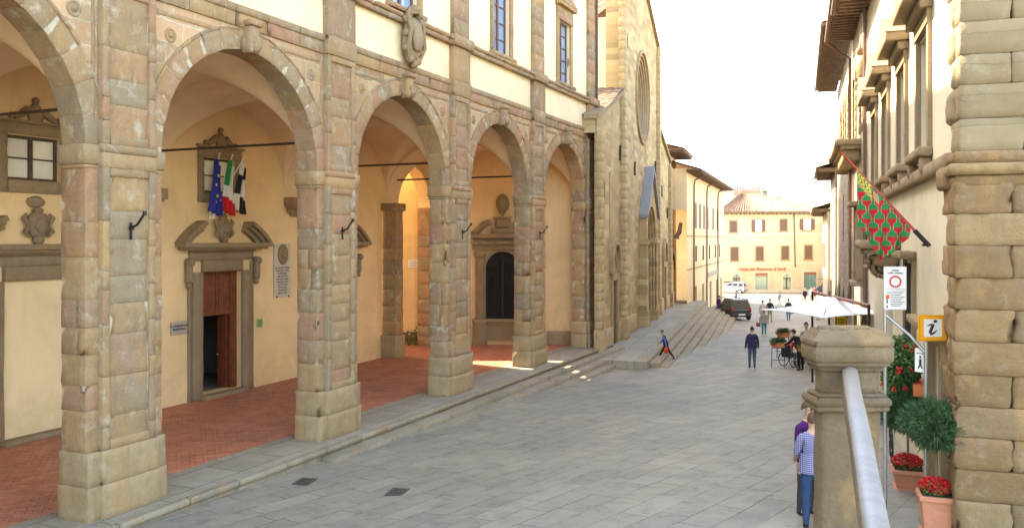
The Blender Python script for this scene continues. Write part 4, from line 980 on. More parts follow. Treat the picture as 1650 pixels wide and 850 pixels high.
mb = MB(); ring_face(mb, cgx, 2.2, gr_, gr_ + .35, 0, n=18, a1=math.pi); ring_face(mb, cgx, 2.2, gr_ + .35, gr_ + .35, 0, .15, n=18, a1=math.pi); mb.box(cgx - gr_ - .35, cgx - gr_, 0, .15, -.3, 2.2); mb.box(cgx + gr_, cgx + gr_ + .35, 0, .15, -.3, 2.2); mb.build('gate_surround', m_pal2, nb)
shutter_window(nb, 2.6, 1.0, 6.6, 8.9, .18, surround=False)
mb = MB(); mb.box(-.4, NW + .9, -1.1, .2, zn, zn + .15); 
for k in range(10): mb.box(-.2 + k * .72, -.05 + k * .72, -1.05, .2, zn - .14, zn)
mb.build('eaves', m_rafter, nb)
mb = MB(); mb.add([(-.5, -1.2, zn + .15), (NW + 1, -1.2, zn + .15), (NW + 1, 8, zn + 2.6), (-.5, 8, zn + 2.6)], [(0, 1, 2, 3)]); mb.build('roof', m_tile, nb)
mb = MB(); mb.tube([(4.6, 0, 4.9), (4.7, -.25, 5.2), (4.75, -.4, 6.0)], [.16, .2, .14], 8); mb.box(4.4, 4.9, -.25, .2, 4.7, 4.95); mb.build('stone_crest', m_pal2, nb)
c = -.0; mb = MB(); mb.tube([(.25, .05, zn), (.25, .05, -.5)], .07, 6); mb.build('drainpipe', m_pipe, nb)

# ================================================================ bank across the far end (plane y = 115)
BY = 115.0; k_ = BY / F
def bx(px): return (px - CX) * k_
def bz(py): return H - (py - HY) * k_
bk = thing('bank_building', 'three storey cream bank with hipped tile roof and brown shutters closing the piazza', 'building', (0, BY, 0), 0)
x0, x1 = bx(1163), bx(1329.5); zt = bz(343)
mb = MB()
ar = [(1184, 1196), (0, 0)]
holes = [(bx(1216.5), bx(1237), bz(468), bz(440)), (bx(1295), bx(1315.5), bz(468), bz(438)), (bx(1180), bx(1193), bz(468.5), bz(447)), (bx(1261.5), bx(1274), bz(468.5), bz(447))]
wall_holes(mb, x0, x1, bz(480), zt, 0, holes, .35)
mb.quad((x1, 0, bz(480)), (x1, 16, bz(480)), (x1, 16, zt), (x1, 0, zt)); mb.quad((x0, 0, bz(480)), (x0, 16, bz(480)), (x0, 16, zt), (x0, 0, zt))
mb.build('wall', m_bank, bk)
mb = MB()
for py, h_ in ((379, .22), (425, .22), (376, .1)): mb.box(x0, x1, -.08, -.002, bz(py), bz(py) + h_)
mb.box(x0, x1, -.1, -.002, bz(472), bz(466))
for (a, b) in ((1216.5, 1237), (1295, 1315.5)):
    mb.box(bx(a) - .2, bx(a), -.06, 0, bz(468), bz(438) + .2); mb.box(bx(b), bx(b) + .2, -.06, 0, bz(468), bz(438) + .2); mb.box(bx(a), bx(b), -.06, 0, bz(438), bz(438) + .2)
for (a, b) in ((1180, 1193), (1261.5, 1274)):
    c = bx((a + b) / 2); r = (bx(b) - bx(a)) / 2; ring_face(mb, c, bz(447), r, r + .22, -.05, n=14, a1=math.pi); mb.box(bx(a) - .22, bx(a), -.05, 0, bz(468.5), bz(447)); mb.box(bx(b), bx(b) + .22, -.05, 0, bz(468.5), bz(447))
mb.build('band_trim', m_bankb, bk)
for (px, wpx, y0, y1, op) in ((1181.5, 11, 374, 356, 0), (1222, 11, 373, 354, 1), (1262.5, 11, 371.5, 353.5, 0), (1300.5, 12, 370, 352.5, 1), (1183.5, 11.5, 420, 398.5, 0), (1224, 11.5, 419, 397.5, 0), (1265, 11.5, 418, 396.5, 0), (1302.5, 11.5, 417, 395.5, 0)):
    shutter_window(bk, bx(px), wpx * k_, bz(y0), bz(y1), 0, opened=bool(op))
for (a, b, y0, y1) in ((1216.5, 1237, 468, 440), (1295, 1315.5, 468, 438)):
    s = MB(); s.box(bx(a), bx(b), .2, .26, bz(y0), bz(y1)); o = s.build('shop_window', m_glassg, bk)
    s = MB(); s.box(bx(a), bx(b), .05, .2, bz(y1) - .35, bz(y1)); s.build('roller_blind_box', simple('rust red panel', (.3, .12, .07), .6) if a < 1250 else bpy.data.materials['rust red panel'], o)
    s = MB(); [s.box(bx(q) - .03, bx(q) + .03, .14, .2, bz(y0), bz(y1) - .35) for q in ((a, (a + b) / 2, b) if a > 1250 else (a, b))]; s.build('frame', m_steel, o)
for (a, b) in ((1180, 1193), (1261.5, 1274)):
    c = bx((a + b) / 2); r = (bx(b) - bx(a)) / 2
    s = MB(); s.box(bx(a), bx(b), .15, .25, bz(468.5), bz(447)); s.prism([(r, 0)] + [(r * math.cos(math.pi * k / 14), r * math.sin(math.pi * k / 14)) for k in range(15)], lambda x, z, d: (c + x, d, bz(447) + z), -.02, .05); o = s.build('arched_door', m_glassg, bk)
    s = MB(); s.box(c - .04, c + .04, -.04, .15, bz(468.5), bz(447) + r * .9); s.box(bx(a), bx(b), -.04, .15, bz(449), bz(447)); s.build('door_frame', m_shut, o)
text("Cassa dei Risparmi di Forlì", .60, simple('rust lettering', (.42, .12, .05), .6), bk, (bx(1227), -.12, bz(433.3)), TX, sx=.98, bold=.012, shear=.25, ext=.02)
s = MB(); s.tube([(bx(1279), -.14, zt), (bx(1281), -.14, bz(430))], .07, 6); s.build('drainpipe', m_pipe, bk)
rfm = MB(); za = zt + .1; e = .9; pk = bz(309)
A = (x0 - e, -e, za); B = (x1 + e, -e, za); Cc = (x1 + e, 17, za); D = (x0 - e, 17, za); P1 = (bx(1206) + 1.0, 8, pk); P2 = (bx(1252), 8, pk)
tile_slab(rfm, A, B, P1, P2, 16, 42, amp=.2)
rfm.add([B, Cc, P2], [(0, 1, 2)]); rfm.add([Cc, D, P1, P2], [(0, 1, 2, 3)]); rfm.add([D, A, P1], [(0, 1, 2)])
rfm.build('roof', m_tile, bk)
s = MB(); s.box(x0 - e, x1 + e, -e, 0, zt - .05, zt + .1)
for k in range(int((x1 - x0) / .6)): s.box(x0 + k * .6, x0 + k * .6 + .12, -e + .05, 0, zt - .17, zt - .05)
s.build('eaves', m_rafter, bk)
for px, py in ((1258, 304), (1281, 314)):
    s = MB(); c = bx(px); s.box(c - .35, c + .35, 7, 7.8, bz(325), bz(py)); s.box(c - .45, c + .45, 6.9, 7.9, bz(py), bz(py) + .15); s.build('chimney', m_rubble, bk)
# battlemented tower behind
tw = thing('battlemented_tower', 'distant brick tower with battlements above the bank roof', 'tower', (bx(1208) * 1.3, BY * 1.3, 0), 0)
s = MB(); k2 = k_ * 1.3; hw = 23 * k2; zt2 = H - (306 - HY) * k2
s.box(-hw, hw, 0, 8, -4, zt2); s.box(-hw - .3, hw + .3, -.3, 8.3, zt2 - 1.6, zt2)
for k in range(9): x = -hw + (k + .25) * (2 * hw) / 9; s.box(x, x + hw * .13, -.3, 0.1, zt2, zt2 + .55); s.box(x, x + hw * .13, 7.9, 8.3, zt2, zt2 + .55)
s.build('brick_shaft', ashlar('tower brick', (.42, .26, .19), (.36, .22, .16), (.4, .34, .28), .6, .3, wob=.03), tw)
# buildings of the side street to the right of the bank
sb = thing('side_street_house', 'small cream house with tiled roof farther down the street right of the bank', 'house', (46, 132, 0), 0)
k3 = 132 / F; X = lambda px: (px - CX) * k3 - 46; Z = lambda py: H - (py - HY) * k3
s = MB(); wall_holes(s, X(1330), X(1352), -5, Z(384), 0, [(X(1338), X(1345), Z(402), Z(391)), (X(1332), X(1345), Z(462), Z(428))], .3); s.build('wall', m_bank, sb)
s = MB(); tile_slab(s, (X(1328), -.5, Z(384)), (X(1356), -.5, Z(384)), (X(1328), 7, Z(360)), (X(1356), 7, Z(360)), 10, 14, amp=.1); s.build('roof', m_tile, sb)
s = MB(); s.box(X(1338), X(1345), .2, .3, Z(402), Z(391)); s.build('window', m_glassb, sb)
s = MB(); s.box(X(1332), X(1345), .2, .3, Z(440), Z(428)); s.build('shop_fascia', bpy.data.materials['rust red panel'], sb); s = MB(); s.box(X(1332), X(1345), .22, .3, Z(464), Z(440)); s.build('shop_window', m_glassg, sb)
sb = thing('side_street_house', 'tall pale house with balcony in the narrow street beyond the grey stone building', 'house', (39.8, 104, 0), Frame(0, 0, 17).rz)
s = MB(); s.box(-14, 14, -6, 0, -5, 7.2); s.build('wall', m_bankb, sb)
s = MB(); s.box(-14.5, 14.5, -6.4, .9, 7.2, 7.4); s.build('roof', m_tile, sb)
for k in range(5):
    for z in (-.2, 3.2): q_ = MB(); q_.box(-11.5 + k * 5, -10.4 + k * 5, -.05, .05, z, z + 2); q_.build('window', m_shut, sb)
s = MB(); s.box(-12.5, -9, 1, 0, -.6, -.4); [s.box(-12.5 + q * .2, -12.46 + q * .2, 1, .96, -.4, .5) for q in range(18)]; s.box(-12.5, -9, 1, .96, .5, .56); s.build('balcony', m_iron, sb)
# ================================================================ right side of the street (local x along the street, local y = to the left = towards the street)
RF = Frame(6.22, 11.95, 18.5)
rb_ = thing('info_office_house', 'pale stucco house with rusticated stone corner, hooded windows and tourist office door', 'building', RF.w(0, 0, 0), RF.rz)
LA = 17.2
def zr(px, py, yl=0): return RF.uz(px, py, yl)
zl = 5.95       # sill course
wn = [(2.95, 4.35), (6.35, 7.75), (10.1, 11.5), (13.7, 15.1)]
holes = [(a, b, 6.35, 8.35) for a, b in wn] + [(1.35, 2.45, -.5, 3.1), (5.0, 6.3, 2.35, 4.2), (9.3, 10.5, 1.0, 3.4)]
mb = MB(); wall_holes(mb, .5, LA, -1.5, 12.4, 0, holes, .38, sgn=-1)
mb.build('stucco_wall', m_stucco, rb_)
mb = MB(); mb.box(.1, LA, -12, -.4, 12.2, 12.4); mb.quad((LA, 0, 7), (LA, -12, 7), (LA, -12, 12.4), (LA, 0, 12.4)); mb.build('attic', m_stucco, rb_)
for (a, b) in wn:
    s = MB(); s.box(a, b, -.36, -.30, 6.35, 8.35); o = s.build('window', m_glassd, rb_)
    s = MB(); s.box(a, a + .12, -.3, -.2, 6.35, 8.35); s.box(b - .12, b, -.3, -.2, 6.35, 8.35); s.box((a + b) / 2 - .06, (a + b) / 2 + .06, -.3, -.2, 6.35, 8.35); s.box(a, b, -.3, -.2, 8.2, 8.35); s.build('frame', m_shut, o)
    s = MB(); s.box(a - .22, a, -.02, .07, 6.3, 8.4); s.box(b, b + .22, -.02, .07, 6.3, 8.4); s.box(a - .22, b + .22, -.02, .09, 8.4, 8.65)
    s.block(a - .3, b + .3, -.02, .22, 8.65, 8.82, step=.2, r=.02); s.block(a - .4, b + .4, -.02, .46, 8.82, 9.0, step=.2, r=.02)
    s.prism([(a - .42, 9.0), (b + .42, 9.0), ((a + b) / 2, 9.55)], lambda x, z, d: (x, d, z), -.02, .46)
    s.block(a - .3, b + .3, 0, .24, 6.14, 6.3, step=.2, r=.02); 
    for xx in (a - .2, b + .05): s.block(xx, xx + .16, 0, .20, 5.86, 6.14, step=.1, r=.04)
    s.build('stone_hood', m_greyst, o)
mb = MB(); x = .4
while x < LA: e = min(LA, x + rnd.uniform(.9, 1.5)); mb.block(x, e, -.02, .16, 5.75, 5.98, step=.25, r=.03); x = e
mb.build('string_course', m_greyst, rb_)
# office door
s = MB(); s.box(1.35, 2.45, -.36, -.3, -.5, 3.1); o = s.build('office_door', m_dkwood, rb_)
s = MB(); s.box(1.85, 2.3, -.3, -.28, .9, 2.7); s.build('pane', m_glass, o)
s = MB(); s.box(1.12, 1.35, -.02, .10, -.5, 3.1); s.box(2.45, 2.68, -.02, .10, -.5, 3.1); s.box(1.12, 2.68, -.02, .12, 3.1, 3.35); s.block(1.0, 2.8, 0, .40, 3.35, 3.47, step=.2); s.build('door_surround', m_greyst, o)
s = MB(); s.box(5.0, 6.3, -.3, -.24, 2.35, 4.2); o = s.build('grilled_window', m_glass, rb_)
s = MB()
for k in range(8): s.box(5.0 + k * .18, 5.03 + k * .18, .02, .05, 2.3, 4.25)
for k in range(7): s.box(4.95, 6.35, .0, .03, 2.4 + k * .28, 2.43 + k * .28)
s.build('iron_grille', m_iron, o)
s = MB(); s.block(4.8, 6.5, 0, .30, 4.35, 4.5, step=.2); s.box(4.85, 5.0, -.02, .08, 2.3, 4.35); s.box(6.3, 6.45, -.02, .08, 2.3, 4.35); s.block(4.8, 6.5, 0, .2, 2.15, 2.33, step=.2); s.build('stone_hood', m_greyst, o)
s = MB(); s.box(9.3, 10.5, -.3, -.24, -.5, 3.4); s.build('shop_door', m_dkwood, rb_)
# big volute console carrying a slab
s = MB(); s.block(7.5, 9.0, 0, .88, 4.52, 4.72, step=.15, r=.04); s.block(7.6, 8.9, 0, .76, 4.40, 4.52, step=.15, r=.03); s.block(7.75, 8.75, 0, .55, 4.12, 4.40, step=.1, r=.08)
for k in range(30):
    a = k * .42; r = .30 * (1 - k / 34); s.ball((8.25, .36 + r * math.cos(a), 4.10 + r * math.sin(a)), .075, 6, sc3=(5.5, 1, 1))
s.block(7.85, 8.65, 0, .3, 3.75, 4.15, step=.1, r=.06)
s.build('volute_console', m_greyst, rb_)
# rusticated corner: face to the viewer
FFm = MB()
fx = Vector((math.cos(R_(18.5)), -math.sin(R_(18.5))))
def corner_warp(x, y, z): return (-y, -x, z)      # block x runs along local -y (rightwards as seen), block y into the building
zs = [-.6]
while zs[-1] < 5.4: zs.append(zs[-1] + .435 + rnd.uniform(-.02, .02))
i = 0
for a, b in zip(zs, zs[1:]):
    b2 = b; x = (.0, .0)[i % 2]; first = (1.05, .62)[i % 2]
    FFm.block(-.10, first, -.10, .5, a, b2, step=.085, r=.018, amp=.03, chip=.05, warp=lambda x, y, z: (y, -x, z)); x = first
    while x < 5.5:
        e = x + rnd.uniform(.55, 1.25); FFm.block(x, e, -.07, .4, a, b2, step=.085, r=.018, amp=.03, chip=.05, warp=lambda x, y, z: (y, -x, z)); x = e
    # street side quoin
    ln = (.50, .95)[i % 2]; FFm.block(.30, ln, -.10, .3, a, b2, step=.085, r=.02, amp=.03, chip=.05, warp=lambda x, y, z: (x, -y, z)); i += 1
FFm.build('rusticated_corner', m_rust, rb_)
mb = MB(); mb.block(-.11, 5.6, -.11, .5, 5.45, 5.62, step=.12, r=.03, warp=lambda x, y, z: (y, -x, z)); mb.block(-.17, 5.6, -.17, .5, 5.62, 5.78, step=.12, r=.04, amp=.04, chip=.06, warp=lambda x, y, z: (y, -x, z)); mb.block(-.12, 5.6, -.12, .5, 5.78, 5.95, step=.2, r=.04, warp=lambda x, y, z: (y, -x, z))
mb.block(.3, .9, -.2, .3, 5.45, 5.78, step=.2, r=.04, warp=lambda x, y, z: (x, -y, z))
mb.build('corner_cornice', m_rust, rb_)
mb = MB(); z = 5.95; i = 0
while z < 12.3:
    hgt = rnd.uniform(.34, .5); x = -.03; lim = 2.1 if i % 2 else 1.75
    while x < 5.6:
        e = x + rnd.uniform(.55, 1.1)
        mb.block(x, e, -.03, .4, z, z + hgt, step=.12, r=.02, amp=.02, chip=.03, warp=lambda x, y, z: (y, -x, z)) if (x < 1.1 or x > 9 or z > 8.2 and x < 2) else None
        x = e
    mb.block(.3, (.5, .85)[i % 2], -.07, .3, z, z + hgt, step=.1, r=.05, amp=.02, warp=lambda x, y, z: (x, -y, z)); z += hgt; i += 1
mb.build('upper_corner_stones', m_tower, rb_)
mb = MB(); mb.box(.35, .5, -12, -.05, 5.9, 12.4); mb.build('side_wall', m_peach, rb_)
mb = MB()
z = -.6
mb.block(-.16, 5.5, -.16, .4, -.9, .42, step=.2, r=.06, warp=lambda x, y, z: (y, -x, z)); mb.block(.3, 1.1, -.16, .3, -.9, .42, step=.2, r=.06, warp=lambda x, y, z: (x, -y, z)); mb.build('base_course', m_rust, rb_)
def eave(par, x0, x1, z, out=1.0, name='eaves', step=.45):
    s = MB(); s.box(x0, x1, 0, out, z, z + .08)
    for k in range(int((x1 - x0) / step)): s.box(x0 + k * step, x0 + k * step + .12, 0, out - .05, z - .16, z)
    s.tube([(x0, out + .06, z + .02), (x1, out + .06, z + .02)], .08, 8); s.build(name, m_rafter, par)
    s = MB(); tile_slab(s, (x0, out + .1, z + .1), (x1, out + .1, z + .1), (x0, -5, z + 2), (x1, -5, z + 2), 8, int((x1 - x0) / .3), amp=.06); s.build('roof', m_tile, par)
eave(rb_, .0, LA + 1.0, 12.4)
s = MB(); s.tube([(LA - .15, .12, 12.3), (LA - .15, .12, 1.0)], .06, 8); s.build('drainpipe', m_pipe, rb_)
# grey rubble stone building
LB0, LB1 = 17.2, 43.0
gb = thing('grey_stone_palace', 'old grey rubble stone building with tall arched windows, balcony and dark archways', 'building', RF.w(LB0, 0, 0), RF.rz)
mb = MB(); zb = 13.6; L = LB1 - LB0
ah = [(2.2, 1.0), (6.2, 1.1), (11.5, 1.3), (16.5, 1.2), (21.5, 1.2)]; aw = [(3.0, .75), (7.2, .75), (11.4, .75), (15.6, .75), (19.8, .75)]
def arch_row(z0, zs, z1, lst, x0, x1):
    edges = [x0] + [(a[0] + b[0]) / 2 for a, b in zip(lst, lst[1:])] + [x1]
    for (c, r), ea, eb in zip(lst, edges, edges[1:]):
        mb.quad((ea, 0, z0), (c - r, 0, z0), (c - r, 0, zs), (ea, 0, zs)); mb.quad((c + r, 0, z0), (eb, 0, z0), (eb, 0, zs), (c + r, 0, zs)); arch_sheet(mb, ea, eb, z1, c, r, zs, 0, n=20)
        for k in range(14):
            A, B = math.pi * k / 14, math.pi * (k + 1) / 14; mb.quad((c + r * math.cos(A), 0, zs + r * math.sin(A)), (c + r * math.cos(B), 0, zs + r * math.sin(B)), (c + r * math.cos(B), -.5, zs + r * math.sin(B)), (c + r * math.cos(A), -.5, zs + r * math.sin(A)))
        for sx in (-1, 1): mb.quad((c + sx * r, 0, z0), (c + sx * r, -.5, z0), (c + sx * r, -.5, zs), (c + sx * r, 0, zs))
arch_row(-3.5, 1.0, 2.9, ah, 0, L); mb.quad((0, 0, 2.9), (L, 0, 2.9), (L, 0, 8.6), (0, 0, 8.6)); arch_row(8.6, 11.0, 12.2, aw, 0, L); mb.quad((0, 0, 12.2), (L, 0, 12.2), (L, 0, zb), (0, 0, zb))
mb.quad((L, 0, -3.5), (L, -10, -3.5), (L, -10, zb), (L, 0, zb)); mb.quad((0, 0, 12), (0, -10, 12), (0, -10, zb), (0, 0, zb))
mb.build('rubble_wall', m_rubble, gb)
for i, (c, r) in enumerate(ah):
    s = MB(); s.box(c - r, c + r, -.5, -.42, -3, 1.0 + r); s.build('archway_shade', m_black, gb)  # black panel paints the shade of the open archway
    s = MB(); ring_face(s, c, 1.0, r, r + .3, .04, n=14, a1=math.pi); ring_face(s, c, 1.0, r + .3, r + .3, .04, 0, n=14, a1=math.pi); s.build('arch_surround', m_greyst, gb)
for c, r in aw:
    s = MB(); s.box(c - r, c + r, -.45, -.4, 8.6, 11.0 + r); o = s.build('arched_window', m_glass, gb)
    s = MB(); ring_face(s, c, 11.0, r, r + .32, .06, n=14, a1=math.pi); ring_face(s, c, 11.0, r + .32, r + .32, .06, 0, n=14, a1=math.pi); [s.block(c + sx * (r + .16) - .16, c + sx * (r + .16) + .16, -.02, .08, 8.6 + k * .4, 9.0 + k * .4, step=.2, r=.02) for k in range(6) for sx in (-1, 1)]; s.build('frame', m_pal2, o)
for (c, z) in ((17.5, 4.6), (8.2, 5.2), (12.6, 5.0)):
    s = MB(); s.box(c - .35, c + .35, -.02, .03, z, z + 2.4); o = s.build('small_window', m_shut, gb)
# balcony
s = MB(); s.block(3.5, 11.8, 0, .9, 8.2, 8.42, step=.4, r=.03); s.block(3.6, 11.7, 0, .7, 8.05, 8.2, step=.4)
for k in range(9): x = 3.8 + k * .95; s.block(x, x + .25, 0, .6, 7.65, 8.05, step=.12, r=.05)
s.build('stone_balcony', m_pal2, gb)
s = MB(); s.ball((1.1, .15, 10.4), .42, 14, sc3=(1, .5, 1.4), amp=.5, seed=4); s.ball((1.1, .3, 10.4), .25, 12, sc3=(1, .5, 1.4), amp=.3); s.ball((1.1, .2, 11.1), .2, 8, sc3=(1.3, .7, .7), amp=.4); s.block(.85, 1.35, 0, .3, 9.6, 9.8, step=.1, r=.04); s.build('stone_crest', m_pal2, gb)
s = MB(); s.block(.4, 2.4, 0, .55, 5.85, 6.0, step=.2); s.block(.55, .9, 0, .35, 3.3, 5.85, step=.3); s.block(1.9, 2.25, 0, .35, 3.3, 5.85, step=.3); s.block(.4, 2.4, 0, .5, 3.15, 3.3, step=.2); s.build('window_aedicule', m_greyst, gb)
eave(gb, 0.5, 9.0, zb - .4, 1.0); eave(gb, 9.0, L + .8, zb + .35, 1.15)
s = MB(); s.tube([(8.8, 1.0, zb - .5), (8.8, .5, zb - 1.0), (8.8, .12, zb - 1.2), (8.8, .12, 2)], .06, 8); s.build('drainpipe', m_pipe, gb)
# farther low house with dark curved eaves
lb = thing('low_eaved_house', 'low house with deep dark eaves beyond the grey stone building', 'house', RF.w(LB1, 0, 0), RF.rz)
s = MB(); s.box(0, 9, -8, .1, -4, 9.0); s.build('wall', m_rubble, lb); eave(lb, 0, 9.3, 9.0, 1.1)
lb = thing('low_eaved_house', 'pale narrow house with tiled eaves seen past the low dark eaves', 'house', RF.w(LB1 + 9, 0, 0), RF.rz)
s = MB(); s.box(0, 14, -8, .3, -4, 6.8); s.build('wall', m_bankb, lb); eave(lb, 0, 14.3, 6.8, 1.2)
for c in (3, 7, 11): q_ = MB(); q_.box(c - .5, c + .5, .28, .36, 2.4, 4.4); q_.build('window', m_shut, lb)

# ================================================================ near stone pier with rail
NP = thing('stone_stair_pier', 'tall lichened stone pier with moulded cap beside the stairs in the foreground', 'pier', (0, 0, 0), 0)
pyr = MB(); Yp = 5.28; kx = Yp / F
X0, X1 = (1323 - CX) * kx, (1420 - CX) * kx; pz_ = lambda py: H - (py - HY) * kx
def pb(mb, x0, x1, y0, y1, z0, z1, r=.012, a=.006, ch=.01): mb.block(x0, x1, y0, y1, z0, z1, step=.035, r=r, amp=a, chip=ch)
dpt = .15
pb(pyr, X0, X1, Yp, Yp + dpt, -.2, pz_(662)); 
for (e, a, b, r) in ((.045, 662, 654, .012), (.055, 654, 640, .018), (.03, 640, 634, .01), (-.005, 634, 598, .006), (.02, 598, 590, .008), (.045, 590, 582, .01), (.058, 582, 557, .008), (.064, 557, 548, .006)):
    pb(pyr, X0 - e, X1 + e, Yp - e, Yp + dpt + e, pz_(a), pz_(b) + .004, r)
# sloping cap
def frus(mb, x0, x1, y0, y1, z0, z1, i, n=14):
    def side(A, B, A2, B2): mb.grid(lambda a, b: tuple(Vector(A).lerp(Vector(B), a).lerp(Vector(A2).lerp(Vector(B2), a), b) + Vector((0, 0, .006 * noise.noise(Vector((a * 9 + A[0], b * 5, A[1] * 3)))))), n, 5, tone=.4, smooth=False)
    a, b, c, d = (x0, y0, z0), (x1, y0, z0), (x1, y1, z0), (x0, y1, z0); e, f, g_, h = (x0 + i, y0 + i * 1.4, z1), (x1 - i, y0 + i * 1.4, z1), (x1 - i, y1 - i, z1), (x0 + i, y1 - i, z1)
    side(a, b, e, f); side(b, c, f, g_); side(c, d, g_, h); side(d, a, h, e); side(e, f, h, g_)
frus(pyr, X0 - .062, X1 + .062, Yp - .062, Yp + dpt + .062, pz_(548), pz_(531), .055); 
pb(pyr, X0 + .01, X1 - .035, Yp + .04, Yp + dpt - .03, pz_(538), pz_(526), .01)
pyr.build('pier_body', m_pier, NP)
rl = thing('marble_handrail', 'worn white marble handrail running from the pier towards the viewer', 'handrail', (0, 0, 0), 0)
def rp(px, py, Y): return Vector(((px - CX) * Y / F, Y, H - (py - HY) * Y / F))
path = [rp(1369.5, 598, 5.24), rp(1376, 640, 4.7), rp(1386, 690, 4.2), rp(1399, 770, 3.55), rp(1413, 850, 3.05), rp(1430, 950, 2.5), rp(1460, 1120, 1.9)]
s = MB(); fine = []
for a, b in zip(path, path[1:]):
    for k in range(8): fine.append(a.lerp(b, k / 8))
fine.append(path[-1])
vs = []; n = 18
for i, p in enumerate(fine):
    for j in range(n):
        t = 2 * math.pi * j / n; r = .048 * (1 + .05 * noise.noise(Vector((i * .3, j * .5, 0)))); dx, dz = r * math.cos(t), r * math.sin(t) * .62
        if dz < -.01: dz = -.022
        vs.append((p.x + dx, p.y, p.z + dz))
s.add(vs, [(i * n + j, i * n + (j + 1) % n, (i + 1) * n + (j + 1) % n, (i + 1) * n + j) for i in range(len(fine) - 1) for j in range(n)], smooth=True)
s.build('rail', m_rail, rl)
s = MB()
for a, b in zip(fine, fine[1:]):
    w_ = .025; s.add([(a.x - .052, a.y, a.z - .02), (a.x + w_, a.y, a.z - .02), (b.x + w_, b.y, b.z - .02), (b.x - .052, b.y, b.z - .02), (a.x - .052, a.y, a.z - .10), (a.x + w_, a.y, a.z - .10), (b.x + w_, b.y, b.z - .10), (b.x - .052, b.y, b.z - .10)], [(0, 1, 2, 3), (7, 6, 5, 4), (0, 4, 5, 1), (2, 6, 7, 3), (0, 3, 7, 4), (1, 5, 6, 2)])
s.build('under_rail_string', m_pier, rl)
for a in (path[3], path[5]):
    s = MB(); s.tube([(a.x, a.y, a.z - .05), (a.x + .0, a.y, a.z - 1.0)], .02, 8) if a is path[5] else s.box(a.x - .01, a.x + .01, a.y, a.y + .02, a.z - .09, a.z - .06); s.build('baluster', m_iron, rl)
sl_ = thing('stair_landing', 'stone stair landing under the viewpoint', 'landing', (0, 0, 0), 0)
s = MB(); s.box(-1.2, 2.2, -3, 2.2, -.6, H - 1.62); s.build('landing_block', m_rust, sl_)

# ================================================================ signs on the right
def gpt(px, py, Y): return Vector(((px - CX) * Y / F, Y, H - (py - HY) * Y / F))
Ys = 12.9; k5 = Ys / F
P = gpt(1492, 690, Ys); zg = ground_z(P.x, P.y)
sp = thing('sign_post', 'grey steel post with curved arm holding the limited traffic and information signs', 'sign post', (P.x, P.y, zg), 0)
s = MB(); topz = H - (548 - HY) * k5 - zg
s.tube([(0, 0, 0), (0, 0, topz)], .032, 10); s.tube([(0, .0, topz - .2), (-.18, 0.1, topz + .05), (-.48, .3, topz + .36)], .024, 8); s.tube([(-.48, .3, -.1), (-.48, .3, topz + .95)], .03, 8)
s.lathe([(.10, 0), (.10, .05), (.06, .2), (.035, .24)], (0, 0, 0), 12); s.build('pole', m_steel, sp)
def rrect(w_, h_, r, n=5):
    pts = []
    for cx, cz, a in ((w_ / 2 - r, h_ / 2 - r, 0), (-w_ / 2 + r, h_ / 2 - r, 90), (-w_ / 2 + r, -h_ / 2 + r, 180), (w_ / 2 - r, -h_ / 2 + r, 270)):
        for k in range(n + 1): t = R_(a + 90 * k / n); pts.append((cx + r * math.cos(t), cz + r * math.sin(t)))
    return pts
fz = lambda x, z, d: (x, d, z)
m_or = simple('orange sign enamel', (.85, .36, .02), .4, .04); m_swh = simple('white sign enamel', (.78, .77, .73), .4, .03)
P = gpt(1503, 528, Ys - .1)
t = thing('information_sign', 'orange framed square tourist information sign with italic i', 'sign', P, R_(3))
s = MB(); s.prism(rrect(.43, .385, .03), fz, 0, .02); s.build('panel', m_or, t)
s = MB(); s.prism(rrect(.275, .26, .008), fz, -.004, 0); s.build('white_field', m_swh, t)
s = MB(); s.prism([(-.202, -.182), (.202, -.182), (.202, .182), (-.202, .182)], fz, -.002, 0); s.build('inner_line', simple('dark orange line', (.4, .12, .01), .5), t)
s = MB(); s.prism(rrect(.395, .355, .02), fz, -.0035, -.0005); s.build('orange_border', m_or, t)
bpy.data.objects['white_field'].location.y = -.002
s = MB(); s.tube([(-.085, -.008, .035), (-.03, -.008, .055), (.0, -.008, .05), (-.02, -.008, .0), (-.045, -.008, -.06), (-.03, -.008, -.088), (.01, -.008, -.075), (.06, -.008, -.03)], [.006, .012, .026, .025, .024, .022, .014, .005], 8); s.ball((.035, -.008, .10), .028, 10, sc3=(1.2, .3, .8)); s.build('letter_i', m_ink, t)
for v in t.children:
    if v.name.startswith('letter_i'): v.scale = (1, .35, 1); v.location = (0, -.006, 0)
P = gpt(1442.5, 464, Ys + .25)
t = thing('limited_traffic_sign', 'tall white traffic sign with red ring reading zona traffico limitato', 'sign', P, R_(-4))
wz = 34 * k5 * 1.02; hz = 68 * k5 * 1.02
s = MB(); s.prism(rrect(wz, hz, .015), fz, 0, .015); s.build('panel', m_swh, t)
s = MB(); s.prism(rrect(wz + .02, hz + .02, .02), fz, .003, .012); s.build('panel_edge', simple('grey pink edge', (.45, .4, .4), .5), t)
s = MB(); ring_face(s, 0, .10, .066, .092, -.004, n=32); ring_face(s, 0, .1, .092, .092, -.004, 0, n=32); s.build('red_ring', simple('red enamel', (.62, .02, .03), .4, .05), t)
text('ZONA', .038, m_ink, t, (0, -.003, .27), TX, bold=.001, ext=.001); text('traffico limitato', .038, m_ink, t, (0, -.003, .232), TX, bold=.001, ext=.001)
s = MB(); s.box(-wz / 2 + .01, wz / 2 - .01, -.003, 0, -.02, -.014)
for k in range(9): s.box(-wz / 2 + (.03 if k < 2 else .09), wz / 2 - .02 - .03 * (k % 3), -.003, 0, -.055 - k * .027, -.047 - k * .027)
s.build('small_text_lines', m_ink, t)
